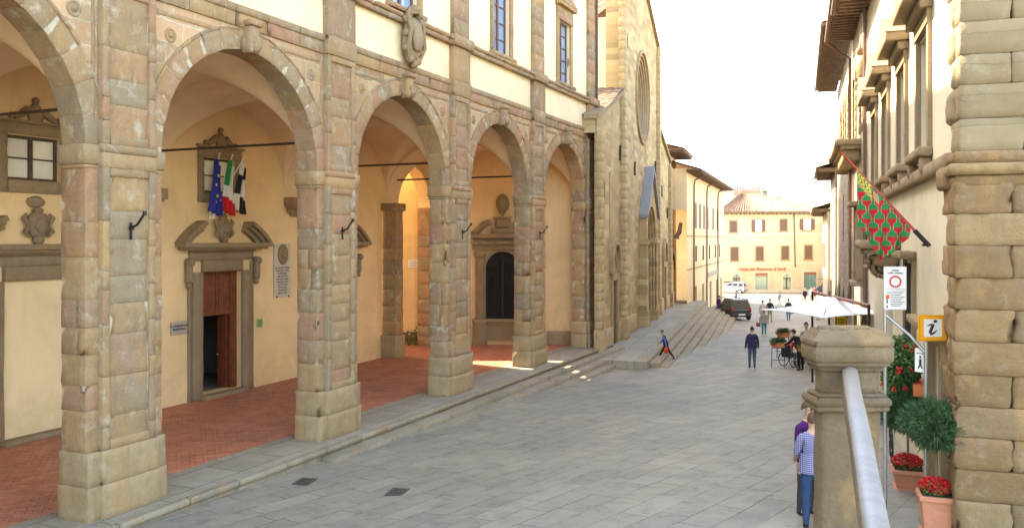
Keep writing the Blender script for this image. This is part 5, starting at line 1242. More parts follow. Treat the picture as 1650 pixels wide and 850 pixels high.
s = MB(); s.box(-wz / 2 + .02, -wz / 2 + .075, -.003, 0, -.16, -.10); s.build('red_square', simple('red orange pictogram', (.8, .1, .02), .5), t)
s = MB(); s.box(-wz / 2 + .03, -wz / 2 + .05, -.003, 0, -.23, -.18); s.ball((-wz / 2 + .04, 0, -.17), .01, 6); s.box(-wz / 2 + .03, -wz / 2 + .05, -.003, 0, -.3, -.26); s.build('pictogram', m_ink, t)
P = gpt(1483, 580, Ys + .12)
t = thing('small_pedestrian_plate', 'narrow white plate with a small black figure under the information sign', 'sign', P, R_(-52))
s = MB(); s.prism(rrect(.17, .36, .01), fz, 0, .01); s.build('panel', m_swh, t)
s = MB(); s.tube([(0, -.003, .02), (0, -.003, -.06)], .018, 8); s.ball((0, -.003, .05), .018, 8); s.tube([(0, -.003, -.05), (.03, -.003, -.12)], .01, 6); s.tube([(0, -.003, -.05), (-.03, -.003, -.12)], .01, 6); s.box(-.06, .06, -.004, -.001, .1, .11); s.build('figure', m_ink, t)
# flag on the right house
A = RF.w(2.95, .02, 4.62)
t = thing('contrada_flag', 'red and green scale patterned flag with gold crest on a slanting red pole', 'flag', A, 0)
tipw = Vector((1.115, 0, 0)); base = Vector((0, 0, 0)); dirn = (RF.w(2.95 + .35, 1.42, 6.30) - A)
p = MB(); p.tube([(0, 0, 0), dirn * .16], .04, 8); p.box(-.12, .03, -.02, .02, .0, .04); p.build('bracket', m_iron, t)
p = MB(); p.tube([dirn * .14, dirn], [.022, .018], 8); p.build('pole', simple('red pole', (.4, .04, .03), .5), t)
p = MB(); top = dirn * .82; low = dirn * .20; NA, NZ = 90, 110
mats = [simple('flag red', (.45, .015, .02), .85, .1), simple('flag green', (.005, .19, .06), .85, .1), simple('flag outline', (.36, .30, .16), .85, .1), m_gold]
def ff(a, b):       # a along the pole (0 top..1 low), b down
    s0 = top.lerp(low, a); bot = Vector((top.x * .80 + a * .0, 0, 0))
    endz = lerp3(a)
    x = s0.x + (b) * (-.02 + (.5 - a) * .10 + .03 * math.sin(a * 9)) ; z = s0.z + (endz - s0.z) * b
    y = s0.y - .02 + .05 * math.sin(a * 22 + b * 2) * b
    return (x, y, z)
def lerp3(a):
    zt_, zb_, zm = top.z - 1.02, low.z - .18, low.z - .62
    return zt_ * (1 - a / .5) + zm * (a / .5) if a < .5 else zm * (1 - (a - .5) / .5) + zb_ * ((a - .5) / .5)
vv = [ff(i / NA, j / NZ) for j in range(NZ + 1) for i in range(NA + 1)]
p.v = list(vv)
for j in range(NZ):
    for i in range(NA):
        q = [Vector(vv[j * (NA + 1) + i]), Vector(vv[(j + 1) * (NA + 1) + i + 1])]; c = (q[0] + q[1]) / 2
        U = c.x / .17; V = c.z / .16
        row = math.floor(V); fr = V - row; u = (U + .5 * row) % 1.0
        hwid = .25 + .13 * max(-1, min(1, 2.4 * math.cos(math.pi * fr))); dd_ = abs(u - .5)
        mi = 1 if dd_ < hwid else 0
        if abs(dd_ - hwid) < .022: mi = 2
        a, b = i / NA, j / NZ
        if a < .28 and b < .26: mi = [3, 1, 3, 2, 1][int((a * 40 + b * 33 + 2 * math.sin(b * 30)) % 5)]
        if .3 < a < .42 and .06 < b < .2: mi = 2
        p.f.append((j * (NA + 1) + i, j * (NA + 1) + i + 1, (j + 1) * (NA + 1) + i + 1, (j + 1) * (NA + 1) + i)); p.m.append(mi); p.t.append(.5); p.sm.append(True)
o = p.build('flag_cloth', mats, t)

# ================================================================ plants
def gnoise(p): return noise.noise(p)
def needles(mb, c, r, n, ln, sc3=(1, 1, 1), th=.012, inner=.55):
    for _ in range(n):
        d = Vector((rnd.gauss(0, 1), rnd.gauss(0, 1), rnd.gauss(0, 1))).normalized(); q = inner + (1 - inner) * rnd.random() ** .6
        q *= 1 + .34 * noise.noise(d * 2.4 + Vector(c) * 3) + .12 * noise.noise(d * 7)
        p = Vector((c[0] + d.x * r * q * sc3[0], c[1] + d.y * r * q * sc3[1], c[2] + d.z * r * q * sc3[2]))
        dd = (d + Vector((rnd.gauss(0, .5), rnd.gauss(0, .5), rnd.gauss(.15, .5)))).normalized(); s_ = dd.orthogonal().normalized() * th; s_.rotate(Matrix.Rotation(rnd.random() * 6.28, 3, dd)); L_ = ln * rnd.uniform(.6, 1.3)
        mb.add([p - s_, p + s_, p + dd * L_ + s_ * .3, p + dd * L_ - s_ * .3], [(0, 1, 2, 3)])
def leaves(mb, c, r, n, sz, sc3=(1, 1, 1), mi=0, inner=.2):
    for _ in range(n):
        d = Vector((rnd.gauss(0, 1), rnd.gauss(0, 1), rnd.gauss(0, 1))).normalized(); q = inner + (1 - inner) * rnd.random() ** .5
        p = Vector((c[0] + d.x * r * q * sc3[0], c[1] + d.y * r * q * sc3[1], c[2] + d.z * r * q * sc3[2]))
        u = Vector((rnd.gauss(0, 1), rnd.gauss(0, 1), rnd.gauss(0, 1))).normalized(); v = u.orthogonal().normalized(); s_ = sz * rnd.uniform(.6, 1.3)
        mb.add([p - u * s_, p - v * s_ * .6, p + u * s_, p + v * s_ * .6], [(0, 1, 2, 3)], mi)
def topiary(P, r, stem, potw, poth, label, square):
    t = thing('topiary_plant', label, 'potted plant', P, R_(-18), 'clipped cypress balls in terracotta pots')
    s = MB(); a, b = potw / 2 * .72, potw / 2
    def fr_(z0, z1, h0, h1): s.add([(-h0, -h0, z0), (h0, -h0, z0), (h0, h0, z0), (-h0, h0, z0), (-h1, -h1, z1), (h1, -h1, z1), (h1, h1, z1), (-h1, h1, z1)], [(3, 2, 1, 0), (0, 1, 5, 4), (1, 2, 6, 5), (2, 3, 7, 6), (3, 0, 4, 7)])
    fr_(.03, poth - .07, a, b * .94); s.box(-b - .015, b + .015, -b - .015, b + .015, poth - .07, poth); s.box(-a - .04, a + .04, -a - .04, a + .04, 0, .035)
    s.build('terracotta_pot', m_terra, t, bevel=.008)
    s = MB(); s.box(-b + .03, b - .03, -b + .03, b - .03, poth - .02, poth + .008); s.build('soil', m_soil, t)
    s = MB(); leaves(s, (0, 0, poth + .07), b * 1.02, 900, .028, (1, 1, .55), 0); leaves(s, (0, 0, poth + .11), b * 1.02, 1100, .022, (1, 1, .55), 1, .5); s.build('red_flowers', [m_leaf, m_redfl], t)
    s = MB(); s.tube([(0, 0, poth), (.01, .01, poth + stem * .5), (0, 0, poth + stem + r * .5)], .02, 8); s.build('stem', m_bark, t)
    s = MB()
    for _ in range(40):
        d = Vector((rnd.gauss(0, 1), rnd.gauss(0, 1), rnd.gauss(0, .8))).normalized() * r * rnd.uniform(.7, 1.0); q0 = Vector((0, 0, poth + stem + r * .5)); s.tube([q0, q0 + Vector((0, 0, r * .28)) + d * .5, q0 + Vector((0, 0, r * .28)) + d], [.009, .006, .003], 4)
    s.build('twigs', m_bark, t)
    s = MB(); needles(s, (0, 0, poth + stem + r * .78), r * .92, 9500, .085, (1.12, 1.12, .80), .0065); s.build('crown', m_leafD, t)
def gz_(X, Y): return ground_z(X, Y)
Y = 12.3; X = (1508 - CX) * Y / F; topiary(Vector((X, Y, gz_(X, Y) - .01)), .42, .66, .45, .58, 'clipped blue green cypress ball in the nearest tapering terracotta pot', 1)
Y = 15.0; X = (1462 - CX) * Y / F; topiary(Vector((X, Y, gz_(X, Y) - .01)), .42, .64, .50, .36, 'second clipped cypress ball behind, in a low square terracotta pot', 1)
# hanging geranium basket
P = gpt(1452, 585, 15.2)
t = thing('geranium_basket', 'bushy red geraniums spilling from a wall box beside the signs', 'flower box', P, RF.rz)
s = MB(); leaves(s, (0, 0, 0), .5, 4200, .035, (.9, .7, 1.0)); leaves(s, (0, .05, -.3), .35, 1800, .035, (1, .8, 1.0))
for k in range(40):
    d = Vector((rnd.gauss(0, 1), rnd.gauss(0, 1), rnd.gauss(0, 1))).normalized(); c = (d.x * .46, d.y * .36, d.z * .5 - .1); leaves(s, c, .05, 26, .02, mi=1)
s.build('geraniums', [m_leaf, m_redfl], t)
s = MB(); s.box(-.4, .4, -.4, -.15, -.5, -.3); s.build('box', m_terraD, t)
# bicycle against the wall
def bicycle(P, rz):
    t = thing('bicycle', 'dark bicycle parked by the house wall behind the potted plants', 'bicycle', P, rz)
    for x in (-.52, .52):
        s = MB(); s.tube([(x + .33 * math.cos(a), 0, .34 + .33 * math.sin(a)) for a in [2 * math.pi * k / 24 for k in range(25)]], .018, 6, caps=False); w_ = s.build('wheel', m_dark, t)
        q = MB(); [q.tube([(x, 0, .34), (x + .32 * math.cos(a), 0, .34 + .32 * math.sin(a))], .003, 3) for a in [2 * math.pi * k / 14 for k in range(14)]]; q.ball((x, 0, .34), .03, 6); q.build('spokes', m_steel, w_)
    s = MB(); A, B, Cc, D, E = (-.52, 0, .34), (-.08, 0, .32), (-.2, 0, .82), (.36, 0, .80), (.52, 0, .34)
    for p, q in ((A, B), (A, Cc), (B, Cc), (B, D), (Cc, D), (D, E)): s.tube([p, q], .016, 6)
    s.build('bike_frame', m_iron, t)
    s = MB(); s.ball((-.22, 0, .92), .1, 8, sc3=(1.3, .7, .4)); s.tube([(-.2, 0, .8), (-.22, 0, .92)], .014, 6); s.build('saddle', m_dark, t)
    s = MB(); s.tube([(.36, 0, .8), (.34, 0, 1.0)], .014, 6); s.tube([(.2, -.25, 1.0), (.36, -.12, 1.02), (.36, .12, 1.02), (.2, .25, 1.0)], .013, 6); s.build('handlebar', m_steel, t)
Y = 17.2; X = (1436 - CX) * Y / F; bicycle(Vector((X, Y, gz_(X, Y))), R_(68))
# ================================================================ people
SKIN = simple('skin', (.50, .29, .19), .6, .08, 10)
HAIRS = {k: simple('hair ' + k, c, .8, .3, 40) for k, c in (('dark', (.03, .02, .015)), ('grey', (.32, .31, .30)), ('brown', (.10, .055, .03)), ('blond', (.35, .22, .10)))}
_cl = {}
def cloth(name, c):
    if name not in _cl: _cl[name] = simple(name, c, .9, .18, 6, spec=.1)
    return _cl[name]
def plaid():
    b = NB('blue white plaid shirt'); sp = b.n('ShaderNodeSeparateXYZ', {'Vector': b.pos})
    def line(v, s): f = b.math('FRACT', b.math('MULTIPLY', v, s)); return b.math('LESS_THAN', b.math('ABSOLUTE', b.math('SUBTRACT', f, .5)), .08)
    l = b.math('MAXIMUM', line(sp.outputs['X'], 34), line(sp.outputs['Z'], 34))
    return b.out(b.mix(l, (.085, .08, .20), (.42, .42, .55)), .9, None, .1)
M_PLAID = plaid()
def person(label, P, face, h=1.72, top=None, legs=None, shoes=None, hair='dark', sleeves=True, pose=None, group=None, skirt=False, bag=None, build=1.0, extra=None):
    """face: heading in degrees, 0 = looks away (+Y), clockwise; pose: swing of arms and legs in degrees"""
    po = dict(hipL=0, hipR=0, kneeL=4, kneeR=4, shL=4, shR=-4, elL=12, elR=12, lean=2, abd=9, headt=0, sit=False)
    po.update(pose or {})
    t = thing('person', label, 'person', P, -R_(face), group)
    # local: y forward, x right, z up; unit body then scaled
    def rotx(v, a): c, s_ = math.cos(a), math.sin(a); return Vector((v.x, v.y * c + v.z * s_, v.z * c - v.y * s_))   # +a leans forward
    V = []; E = []; Rr = []; tagv = []
    def add(p, r, par, tg):
        V.append(Vector(p) * h); Rr.append((r[0] * h * build, r[1] * h * build) if isinstance(r, tuple) else (r * h * build, r * h * build)); tagv.append(tg)
        if par is not None: E.append((par, len(V) - 1))
        return len(V) - 1
    lean = R_(po['lean']); pel = Vector((0, 0, .53))
    pv = add(pel, (.088, .062), None, 'hip')
    up = lambda x, y, z: pel + rotx(Vector((x, y, z)), lean)
    waist = add(up(0, 0, .09), (.075, .055), pv, 'torso'); chest = add(up(0, .0, .20), (.092, .062), waist, 'torso'); neck0 = add(up(0, -.005, .285), (.060, .048), chest, 'torso')
    neck = add(up(0, .0, .325), .032, neck0, 'neck')
    hl = lean * .3 + R_(po['headt']); hb = up(0, 0, .335)
    hd = lambda y, z: hb + rotx(Vector((0, y, z)), hl)
    c1 = add(hd(.018, .035), (.036, .042), neck, 'head'); c2 = add(hd(.012, .075), (.043, .052), c1, 'head'); c3 = add(hd(.004, .11), (.038, .045), c2, 'head')
    fins = []; hands = {}
    for sx, s_, el in ((-1, po['shL'], po['elL']), (1, po['shR'], po['elR'])):
        sh = up(sx * .098, -.005, .262); a = R_(s_); ab = R_(po['abd'])
        v0 = add(up(sx * .06, 0, .262), .045, neck0, 'torso'); v1 = add(sh, .041, v0, 'uarm')
        d = Vector((sx * math.sin(ab), math.sin(a) * math.cos(ab), -math.cos(a) * math.cos(ab))); e = sh + d * .165; v15 = add(sh + d * .07, .037, v1, 'uarm')
        v2 = add(e, .029, v15, 'uarm2'); a2 = a + R_(el); d2 = Vector((sx * math.sin(ab) * .4, math.sin(a2), -math.cos(a2))).normalized(); w_ = e + d2 * .145
        v3 = add(e + d2 * .05, .027, v2, 'farm'); v4 = add(w_, .018, v3, 'farm'); hc = w_ + d2 * .035; v5 = add(hc, (.020, .013), v4, 'hand'); v6 = add(w_ + d2 * .058, (.020, .011), v5, 'hand')
        hands[sx] = (w_ * h, d2)
        side = Vector((0, 1, 0)) - d2 * d2.y
        side = side.normalized() if side.length > .2 else Vector((0, 0, 1)); nrm = side.cross(d2)
        for k, (off, L_) in enumerate(((-.015, .036), (-.005, .043), (.005, .046), (.015, .041))):
            a0 = w_ + d2 * .055 + side * off; fins.append([a0 * h, (a0 + d2 * L_ * .5 + nrm * .003 * -sx) * h, (a0 + d2 * L_ + nrm * .012 * -sx) * h])
        a0 = w_ + d2 * .022 + side * .016; fins.append([a0 * h, (a0 + d2 * .018 + side * .014) * h, (a0 + d2 * .038 + side * .018) * h])
    for sx, hp, kn in ((-1, po['hipL'], po['kneeL']), (1, po['hipR'], po['kneeR'])):
        h0 = pel + Vector((sx * .052, 0, -.03)); a = R_(hp); d = Vector((sx * .02, math.sin(a), -math.cos(a))).normalized()
        v1 = add(h0, .058, pv, 'thigh'); v15 = add(h0 + d * .11, .051, v1, 'thigh'); k_0 = h0 + d * .235; v2 = add(k_0, .037, v15, 'thigh'); a2 = a - R_(kn); d2 = Vector((0, math.sin(a2), -math.cos(a2)))
        v25 = add(k_0 + d2 * .08, .036, v2, 'shin'); an = k_0 + d2 * .225; v3 = add(an, .024, v25, 'shin'); fd = Vector((sx * .15, math.cos(a2 * .6), math.sin(a2 * .6) * 1.0)).normalized()
        v4 = add(an + Vector((0, -.008, -.018)), .022, v3, 'foot'); v5 = add(an + fd * .075 + Vector((0, 0, -.026)), .019, v4, 'foot')
    me = bpy.data.meshes.new('body'); me.from_pydata([tuple(v) for v in V], E, []); o = bpy.data.objects.new('body', me); C.objects.link(o)
    o.modifiers.new('s', 'SKIN'); sv = me.skin_vertices[0].data
    for i, r in enumerate(Rr): sv[i].radius = r; sv[i].use_root = (i == 0)
    m2 = o.modifiers.new('d', 'SUBSURF'); m2.levels = 2; m2.render_levels = 2
    dg = bpy.context.evaluated_depsgraph_get(); nm = bpy.data.meshes.new_from_object(o.evaluated_get(dg)); bpy.data.objects.remove(o)
    # fingers joined into the same mesh
    if True:
        bm = bmesh.new(); bm.from_mesh(nm); mb = MB()
        for f in fins: mb.tube(f, [.0075 * h / 1.7, .0068 * h / 1.7, .005 * h / 1.7], 6)
        vs = [bm.verts.new(v) for v in mb.v]
        for f in mb.f:
            try: bm.faces.new([vs[i] for i in f])
            except ValueError: pass
        bm.to_mesh(nm); bm.free()
    nm.materials.clear()
    top = top or cloth('navy knit', (.03, .03, .06)); legs = legs or cloth('blue denim', (.05, .09, .16)); shoes = shoes or cloth('dark shoes', (.03, .025, .02))
    for m in (SKIN, top, legs, shoes): nm.materials.append(m)
    segs = [(V[a], V[b], tagv[b]) for a, b in E]
    def near(p):
        best = 9; bt = 'hand'
        for a, b, tg in segs:
            ab_ = b - a; q = a + ab_ * max(0, min(1, (p - a).dot(ab_) / max(1e-9, ab_.length_squared))); d = (p - q).length
            if d < best: best = d; bt = tg
        return bt
    mp = {'head': 0, 'neck': 0, 'hand': 0, 'torso': 1, 'hip': 2, 'thigh': 2, 'shin': 2, 'foot': 3, 'uarm': 1, 'uarm2': 1, 'farm': 1 if sleeves else 0}
    for f in nm.polygons:
        f.material_index = mp[near(f.center)]; f.use_smooth = True
    o = bpy.data.objects.new('body', nm); C.objects.link(o); o.parent = t
    # hem of the top over the hips
    mb = MB(); n = 16; rows = []
    for (z, rx, ry) in ((.135, .098, .074), (.08, .100, .078), (.02, .106, .084), (-.035, .110, .086)):
        rows.append([(up(0, 0, z) * h) + rotx(Vector((rx * h * build * math.cos(2 * math.pi * j / n), ry * h * build * math.sin(2 * math.pi * j / n), 0)), lean) for j in range(n)])
    mb.add([p for r in rows for p in r], [(i * n + j, i * n + (j + 1) % n, (i + 1) * n + (j + 1) % n, (i + 1) * n + j) for i in range(3) for j in range(n)], smooth=True)
    if not po['sit']: mb.build('shirt_hem', top, t)
    # head details
    R = Matrix.Translation(hb * h) @ Matrix.Rotation(-hl, 4, 'X')
    def hp_(x, y, z): return R @ Vector((x * h, y * h, z * h))
    mb = MB(); mb.tube([hp_(0, .060, .082), hp_(0, .071, .064), hp_(0, .062, .058)], [.004 * h, .009 * h, .006 * h], 6, 0)
    for sx in (-1, 1):
        mb.ball(hp_(sx * .046, .006, .070), .013 * h, 7, 0, sc3=(.5, .9, 1.3)); mb.ball(hp_(sx * .018, .059, .080), .0065 * h, 6, 1, sc3=(1.3, .6, .8)); mb.tube([hp_(sx * .009, .063, .092), hp_(sx * .029, .058, .092)], .0028 * h, 4, 2)
    mb.tube([hp_(-.015, .059, .040), hp_(0, .063, .039), hp_(.015, .059, .040)], .0035 * h, 5, 3)
    mb.build('face', [SKIN, m_dark, HAIRS[hair], simple('lips', (.35, .12, .10), .6) if 'lips' not in bpy.data.materials else bpy.data.materials['lips']], t)
    if hair:
        mb = MB(); n = 14; vs = []
        long_ = extra == 'long'
        for i in range(9):
            ph = R_(4 + i * (15 if long_ else 12.5))
            for j in range(n):
                th = 2 * math.pi * j / n; dy = -math.sin(th) * .5 + .5      # 1 at the back
                pp = min(ph, R_(62) + dy * R_(70 if long_ else 50)); k = 1.10 + .06 * noise.noise(Vector((i, j, h * 9)))
                vs.append(hp_(.045 * k * math.sin(pp) * math.cos(th), .004 + .056 * k * math.sin(pp) * math.sin(th), .082 + .068 * k * math.cos(pp)))
        mb.add(vs, [(i * n + j, (i + 1) * n + j, (i + 1) * n + (j + 1) % n, i * n + (j + 1) % n) for i in range(8) for j in range(n)] + [tuple(range(n))], smooth=True)
        mb.build('hair', HAIRS[hair], t)
    if skirt:
        pass
    if extra == 'glasses':
        mb = MB()
        for sx in (-1, 1): c = hp_(sx * .019, .066, .080); mb.tube([c + Vector((.012 * h * math.cos(a), 0, .009 * h * math.sin(a))) for a in [2 * math.pi * k / 10 for k in range(11)]], .0014 * h, 4); mb.tube([hp_(sx * .032, .064, .082), hp_(sx * .047, .01, .08)], .0014 * h, 4)
        mb.build('glasses', m_iron, t)
    return t, hands
def rest(px, py): return gat(px, py)
walk = dict(hipL=24, hipR=-22, kneeL=4, kneeR=18, shL=-22, shR=24, elL=14, elR=22, lean=8)
stand = dict(hipL=4, hipR=-3)
stroll = dict(hipL=-9, hipR=11, kneeL=14, kneeR=4, shL=10, shR=-10, lean=2, abd=12)
def bag_on(t, P, mat, w=.26, hgt=.24, strap=True):
    mb = MB(); x, y, z = P; mb.block(x - w / 2, x + w / 2, y - .05, y + .05, z - hgt, z, step=.05, r=.03, amp=.01)
    if strap: mb.tube([(x - w * .35, y, z), (x - w * .2, y, z + .13), (x + w * .2, y, z + .13), (x + w * .35, y, z)], .008, 5)
    o = mb.build('handbag', mat, None); tag(o, '', 'bag'); return o
# 1 man stepping briskly at the foot of the church steps
P = rest(1073, 581)
person('man in black waistcoat and blue shirt striding by the church steps', P, -68, 1.38, cloth('black waistcoat', (.025, .025, .035)), cloth('black trousers', (.02, .02, .022)), None, 'brown', pose=dict(hipL=32, hipR=-28, kneeL=6, kneeR=10, shL=-24, shR=26, elL=14, elR=24, lean=14, headt=18))
o = bpy.data.objects['person']; mb = MB(); 
q = [c for c in o.children if c.name.startswith('body')][0]; q.data.materials.append(cloth('blue shirt sleeves', (.07, .17, .48)))
for f in q.data.polygons:
    if f.material_index == 1 and abs(f.center.x) > .135: f.material_index = 4
b_ = MB(); b_.block(-.10, .10, -.04, .04, -.26, 0, step=.05, r=.02); ob = b_.build('shopping_bag', cloth('red bag', (.6, .06, .03))); ob.location = P + Vector((-.03, -.22, .62)); tag(ob, 'small red bag in the hand of the striding man', 'bag')
# 2 man from behind
person('man seen from behind in dark navy pullover and blue jeans on the flagstones', rest(1212, 593), 8, 1.70, cloth('dark navy pullover', (.035, .032, .075)), cloth('faded jeans', (.06, .11, .17)), cloth('brown shoes', (.09, .05, .03)), 'dark', pose=dict(hipL=3, hipR=12, kneeL=2, kneeR=22, shL=-6, shR=8, elL=14, elR=16, abd=15), build=1.08)
# 3 woman
P = rest(1231, 541)
person('woman in beige cardigan and teal trousers walking away with a handbag', P, 12, 1.60, cloth('beige cardigan', (.40, .34, .29)), cloth('teal trousers', (.02, .25, .27)), cloth('white shoes', (.6, .58, .55)), 'blond', pose=dict(hipL=-5, hipR=9, kneeL=10, abd=14), extra='long')
b_ = MB(); b_.block(-.13, .13, -.06, .06, -.24, 0, step=.06, r=.03); b_.tube([(-.09, 0, 0), (-.03, 0, .3), (.05, 0, .3), (.09, 0, 0)], .01, 5); ob = b_.build('handbag', cloth('brown leather', (.25, .09, .05))); ob.location = P + Vector((-.36, -.05, .82)); tag(ob, 'brown leather handbag beside the woman in teal trousers', 'bag')
person('man in pale shirt and tan trousers half hidden behind the woman in teal', rest(1229, 521), 15, 1.72, cloth('pale pink shirt', (.62, .52, .50)), cloth('tan trousers', (.34, .26, .17)), None, 'dark', pose=stroll)
person('man in dark navy blazer and tan trousers facing the viewer', rest(1240.5, 518), 172, 1.76, cloth('navy blazer', (.03, .03, .055)), cloth('sand trousers', (.36, .28, .18)), None, 'grey', pose=dict(abd=20, elL=40, elR=40, hipL=5, hipR=-5))
person('person in pale clothes walking across the sunlit piazza', rest(1256, 497), 80, 1.7, cloth('pale grey shirt', (.45, .45, .45)), cloth('light trousers', (.5, .48, .44)), None, 'grey', pose=walk)
person('person in navy top and jeans at the edge of the white parasol', rest(1270.5, 516), 10, 1.7, cloth('navy top', (.03, .04, .08)), cloth('jeans', (.05, .12, .26)), None, 'dark', pose=stroll)
person('person in white trousers standing far behind under the parasol edge', rest(1317, 515), 120, 1.7, cloth('white shirt', (.6, .6, .58)), cloth('white trousers', (.62, .6, .56)), cloth('black shoes', (.02, .02, .02)), 'dark', pose=stand)
person('woman with pale hair and black top far off in the sunny piazza', rest(1297, 489), 175, 1.65, cloth('black top', (.02, .02, .025)), cloth('dark skirt', (.04, .04, .05)), None, 'blond', pose=stand)
person('person in white shirt beside the woman in black top', rest(1307, 487), 160, 1.68, cloth('white linen shirt', (.68, .67, .64)), cloth('grey trousers', (.2, .2, .2)), None, 'brown', pose=stand)
person('person with red top at the right of the far pair', rest(1312, 486), 200, 1.66, cloth('dark red top', (.3, .04, .05)), cloth('dark trousers', (.04, .04, .05)), None, 'dark', pose=stand)
person('person in purple top standing in front of the dark car', rest(1158, 507), 60, 1.62, cloth('purple top', (.10, .03, .13)), cloth('grey jeans', (.12, .12, .15)), None, 'dark', pose=stand)
person('person in violet shirt behind the roof of the dark car', rest(1186, 495), 100, 1.62, cloth('violet shirt', (.16, .12, .30)), cloth('grey trousers', (.2, .2, .2)), None, 'brown', pose=stand)
person('distant person in pale blue walking in the narrow street', rest(1352, 477), 5, 1.7, cloth('pale blue shirt', (.35, .48, .62)), cloth('pale trousers', (.5, .5, .5)), None, 'dark', pose=stroll)
for k, px in enumerate((1347.5, 1356, 1359.5)):
    person(('distant person in black beside the far parked car', 'distant person in red top in the narrow street', 'distant person in dark top nearest the stone wall')[k], rest(px, (473, 475, 479)[k]), 20 + 40 * k, 1.7, cloth(('far black', 'far red', 'far grey')[k], ((.03, .03, .04), (.4, .08, .07), (.07, .07, .09))[k]), cloth('far trousers', (.08, .08, .1)), None, 'dark', pose=stand)
# near pair at the pier
Y = 13.1; X = (1304 - CX) * Y / F
person('man in blue and white checked shirt and jeans seen from behind at the stone pier', Vector((1316 * 0 + (1310 - CX) * 13.0 / F, 13.0, ground_z((1310 - CX) * 13.0 / F, 13.0))), 18, 1.74, M_PLAID, cloth('dark blue denim', (.03, .06, .13)), None, 'brown', sleeves=False, pose=dict(abd=12, shL=12, elL=50, shR=10, elR=60, hipL=2, hipR=-2, headt=-4), build=1.1)
person('man in purple shirt and glasses facing the man in the checked shirt', Vector(((1299 - CX) * 13.75 / F, 13.75, ground_z((1299 - CX) * 13.75 / F, 13.75) + .0)), 150, 1.80, cloth('purple shirt', (.07, .018, .11)), cloth('charcoal trousers', (.05, .05, .06)), None, 'brown', pose=dict(abd=3, hipL=2, hipR=-2), extra='glasses', build=.85)

# ================================================================ cafe corner
def seated(label, P, face, h, top, legs, hair, **kw):
    z = .47 - .53 * h + .06
    return person(label, P + Vector((0, 0, z)), face, h, top, legs, None, hair, pose=dict(sit=True, hipL=84, hipR=84, kneeL=84, kneeR=84, shL=30, shR=30, elL=50, elR=50, lean=kw.get('lean', 6), abd=12, headt=10))
Pc = rest(1276, 590)
P = rest(1273, 590); PW_ = P
seated('elderly man in red jacket sitting in a wheelchair at the cafe table', P, 60, 1.70, cloth('red jacket', (.5, .04, .03)), cloth('black trousers2', (.03, .03, .035)), 'grey')
wc = thing('wheelchair', 'wheelchair with large spoked wheel at the cafe table', 'wheelchair', P, R_(-60))
for sx in (-.29, .29):
    s = MB(); s.tube([(sx, -.05 + .30 * math.cos(a), .31 + .30 * math.sin(a)) for a in [2 * math.pi * k / 28 for k in range(29)]], .018, 6); o = s.build('wheel', m_dark, wc)
    s = MB(); [s.tube([(sx, -.05, .31), (sx, -.05 + .29 * math.cos(a), .31 + .29 * math.sin(a))], .004, 4) for a in [2 * math.pi * k / 12 for k in range(12)]]; s.build('spokes', m_steel, o)
    s = MB(); s.tube([(sx * .8, .4 + .08 * math.cos(a), .09 + .08 * math.sin(a)) for a in [2 * math.pi * k / 12 for k in range(13)]], .014, 5); s.build('caster', m_dark, wc)
s = MB()
for sx in (-.26, .26): s.tube([(sx, -.3, 1.0), (sx, -.22, .9), (sx, -.22, .3), (sx, .3, .3), (sx * .8, .42, .12)], .013, 6); s.tube([(sx, -.22, .68), (sx, .18, .68), (sx, .2, .3)], .013, 6)
s.build('chair_frame', m_steel, wc); s = MB(); s.box(-.25, .25, -.22, .22, .40, .45); s.box(-.25, .25, -.25, -.21, .45, .9); s.build('seat', m_dark, wc)
P = rest(1290, 596)
person('waitress with long dark hair, black clothes and white apron band bending over the table', P, -30, 1.70, cloth('black blouse', (.02, .02, .025)), cloth('black slacks', (.02, .02, .022)), None, 'dark', pose=dict(lean=32, shL=40, shR=40, elL=25, elR=25, headt=10), extra='long')
s = MB(); n = 16
s.add([(.17 * math.cos(2 * math.pi * j / n), .13 * math.sin(2 * math.pi * j / n), z) for z in (.88, 1.02) for j in range(n)], [(j, (j + 1) % n, n + (j + 1) % n, n + j) for j in range(n)], smooth=True)
o = s.build('apron_band', m_white, [q for q in bpy.data.objects if q.get('label', '').startswith('waitress')][0])
P = rest(1299, 588)
person('man with short dark hair in grey shirt standing at the cafe table', P, 200, 1.82, cloth('light grey shirt', (.4, .4, .4)), cloth('dark trousers3', (.05, .05, .06)), None, 'dark', pose=dict(lean=6))
def stool_table(P):
    t = thing('cafe_table', 'round grey metal cafe table under the parasol', 'table', P, 0)
    s = MB(); s.lathe([(0, .74), (.36, .74), (.36, .71), (0, .71)], n=20); s.build('tabletop', m_steel, t); s = MB(); s.tube([(0, 0, 0), (0, 0, .72)], .03, 8); s.build('pedestal', m_iron, t)
    for k in range(3): s = MB(); a = k * 2.09; s.tube([(0, 0, .06), (.3 * math.cos(a), .3 * math.sin(a), .02)], .018, 6); s.build('leg', m_iron, t)
Q = rest(1285, 584); stool_table(Q)
def chair(P, rz, label):
    t = thing('cafe_chair', label, 'chair', P, rz, 'cafe chairs under the parasol')
    s = MB(); s.box(-.22, .22, -.22, .22, .44, .47); s.build('seat', m_dark, t); s = MB(); [s.box(-.2 + k * .1, -.17 + k * .1, -.23, -.21, .5, .85) for k in range(5)]; s.box(-.22, .22, -.24, -.2, .82, .88); s.build('backrest', m_dark, t)
    for sx in (-.2, .2):
        for sy in (-.2, .2): s = MB(); s.tube([(sx, sy, .45), (sx * 1.1, sy * 1.15, 0)], .012, 5); s.build('leg', m_steel, t)
for (px, py, rz, lb_) in ((1303, 594, 40, 'dark cafe chair nearest the stone pier'), (1307, 578, 100, 'dark cafe chair behind the stone pier cap'), (1318, 570, 170, 'dark cafe chair farthest back under the parasol')): chair(rest(px, py), R_(rz), lb_)
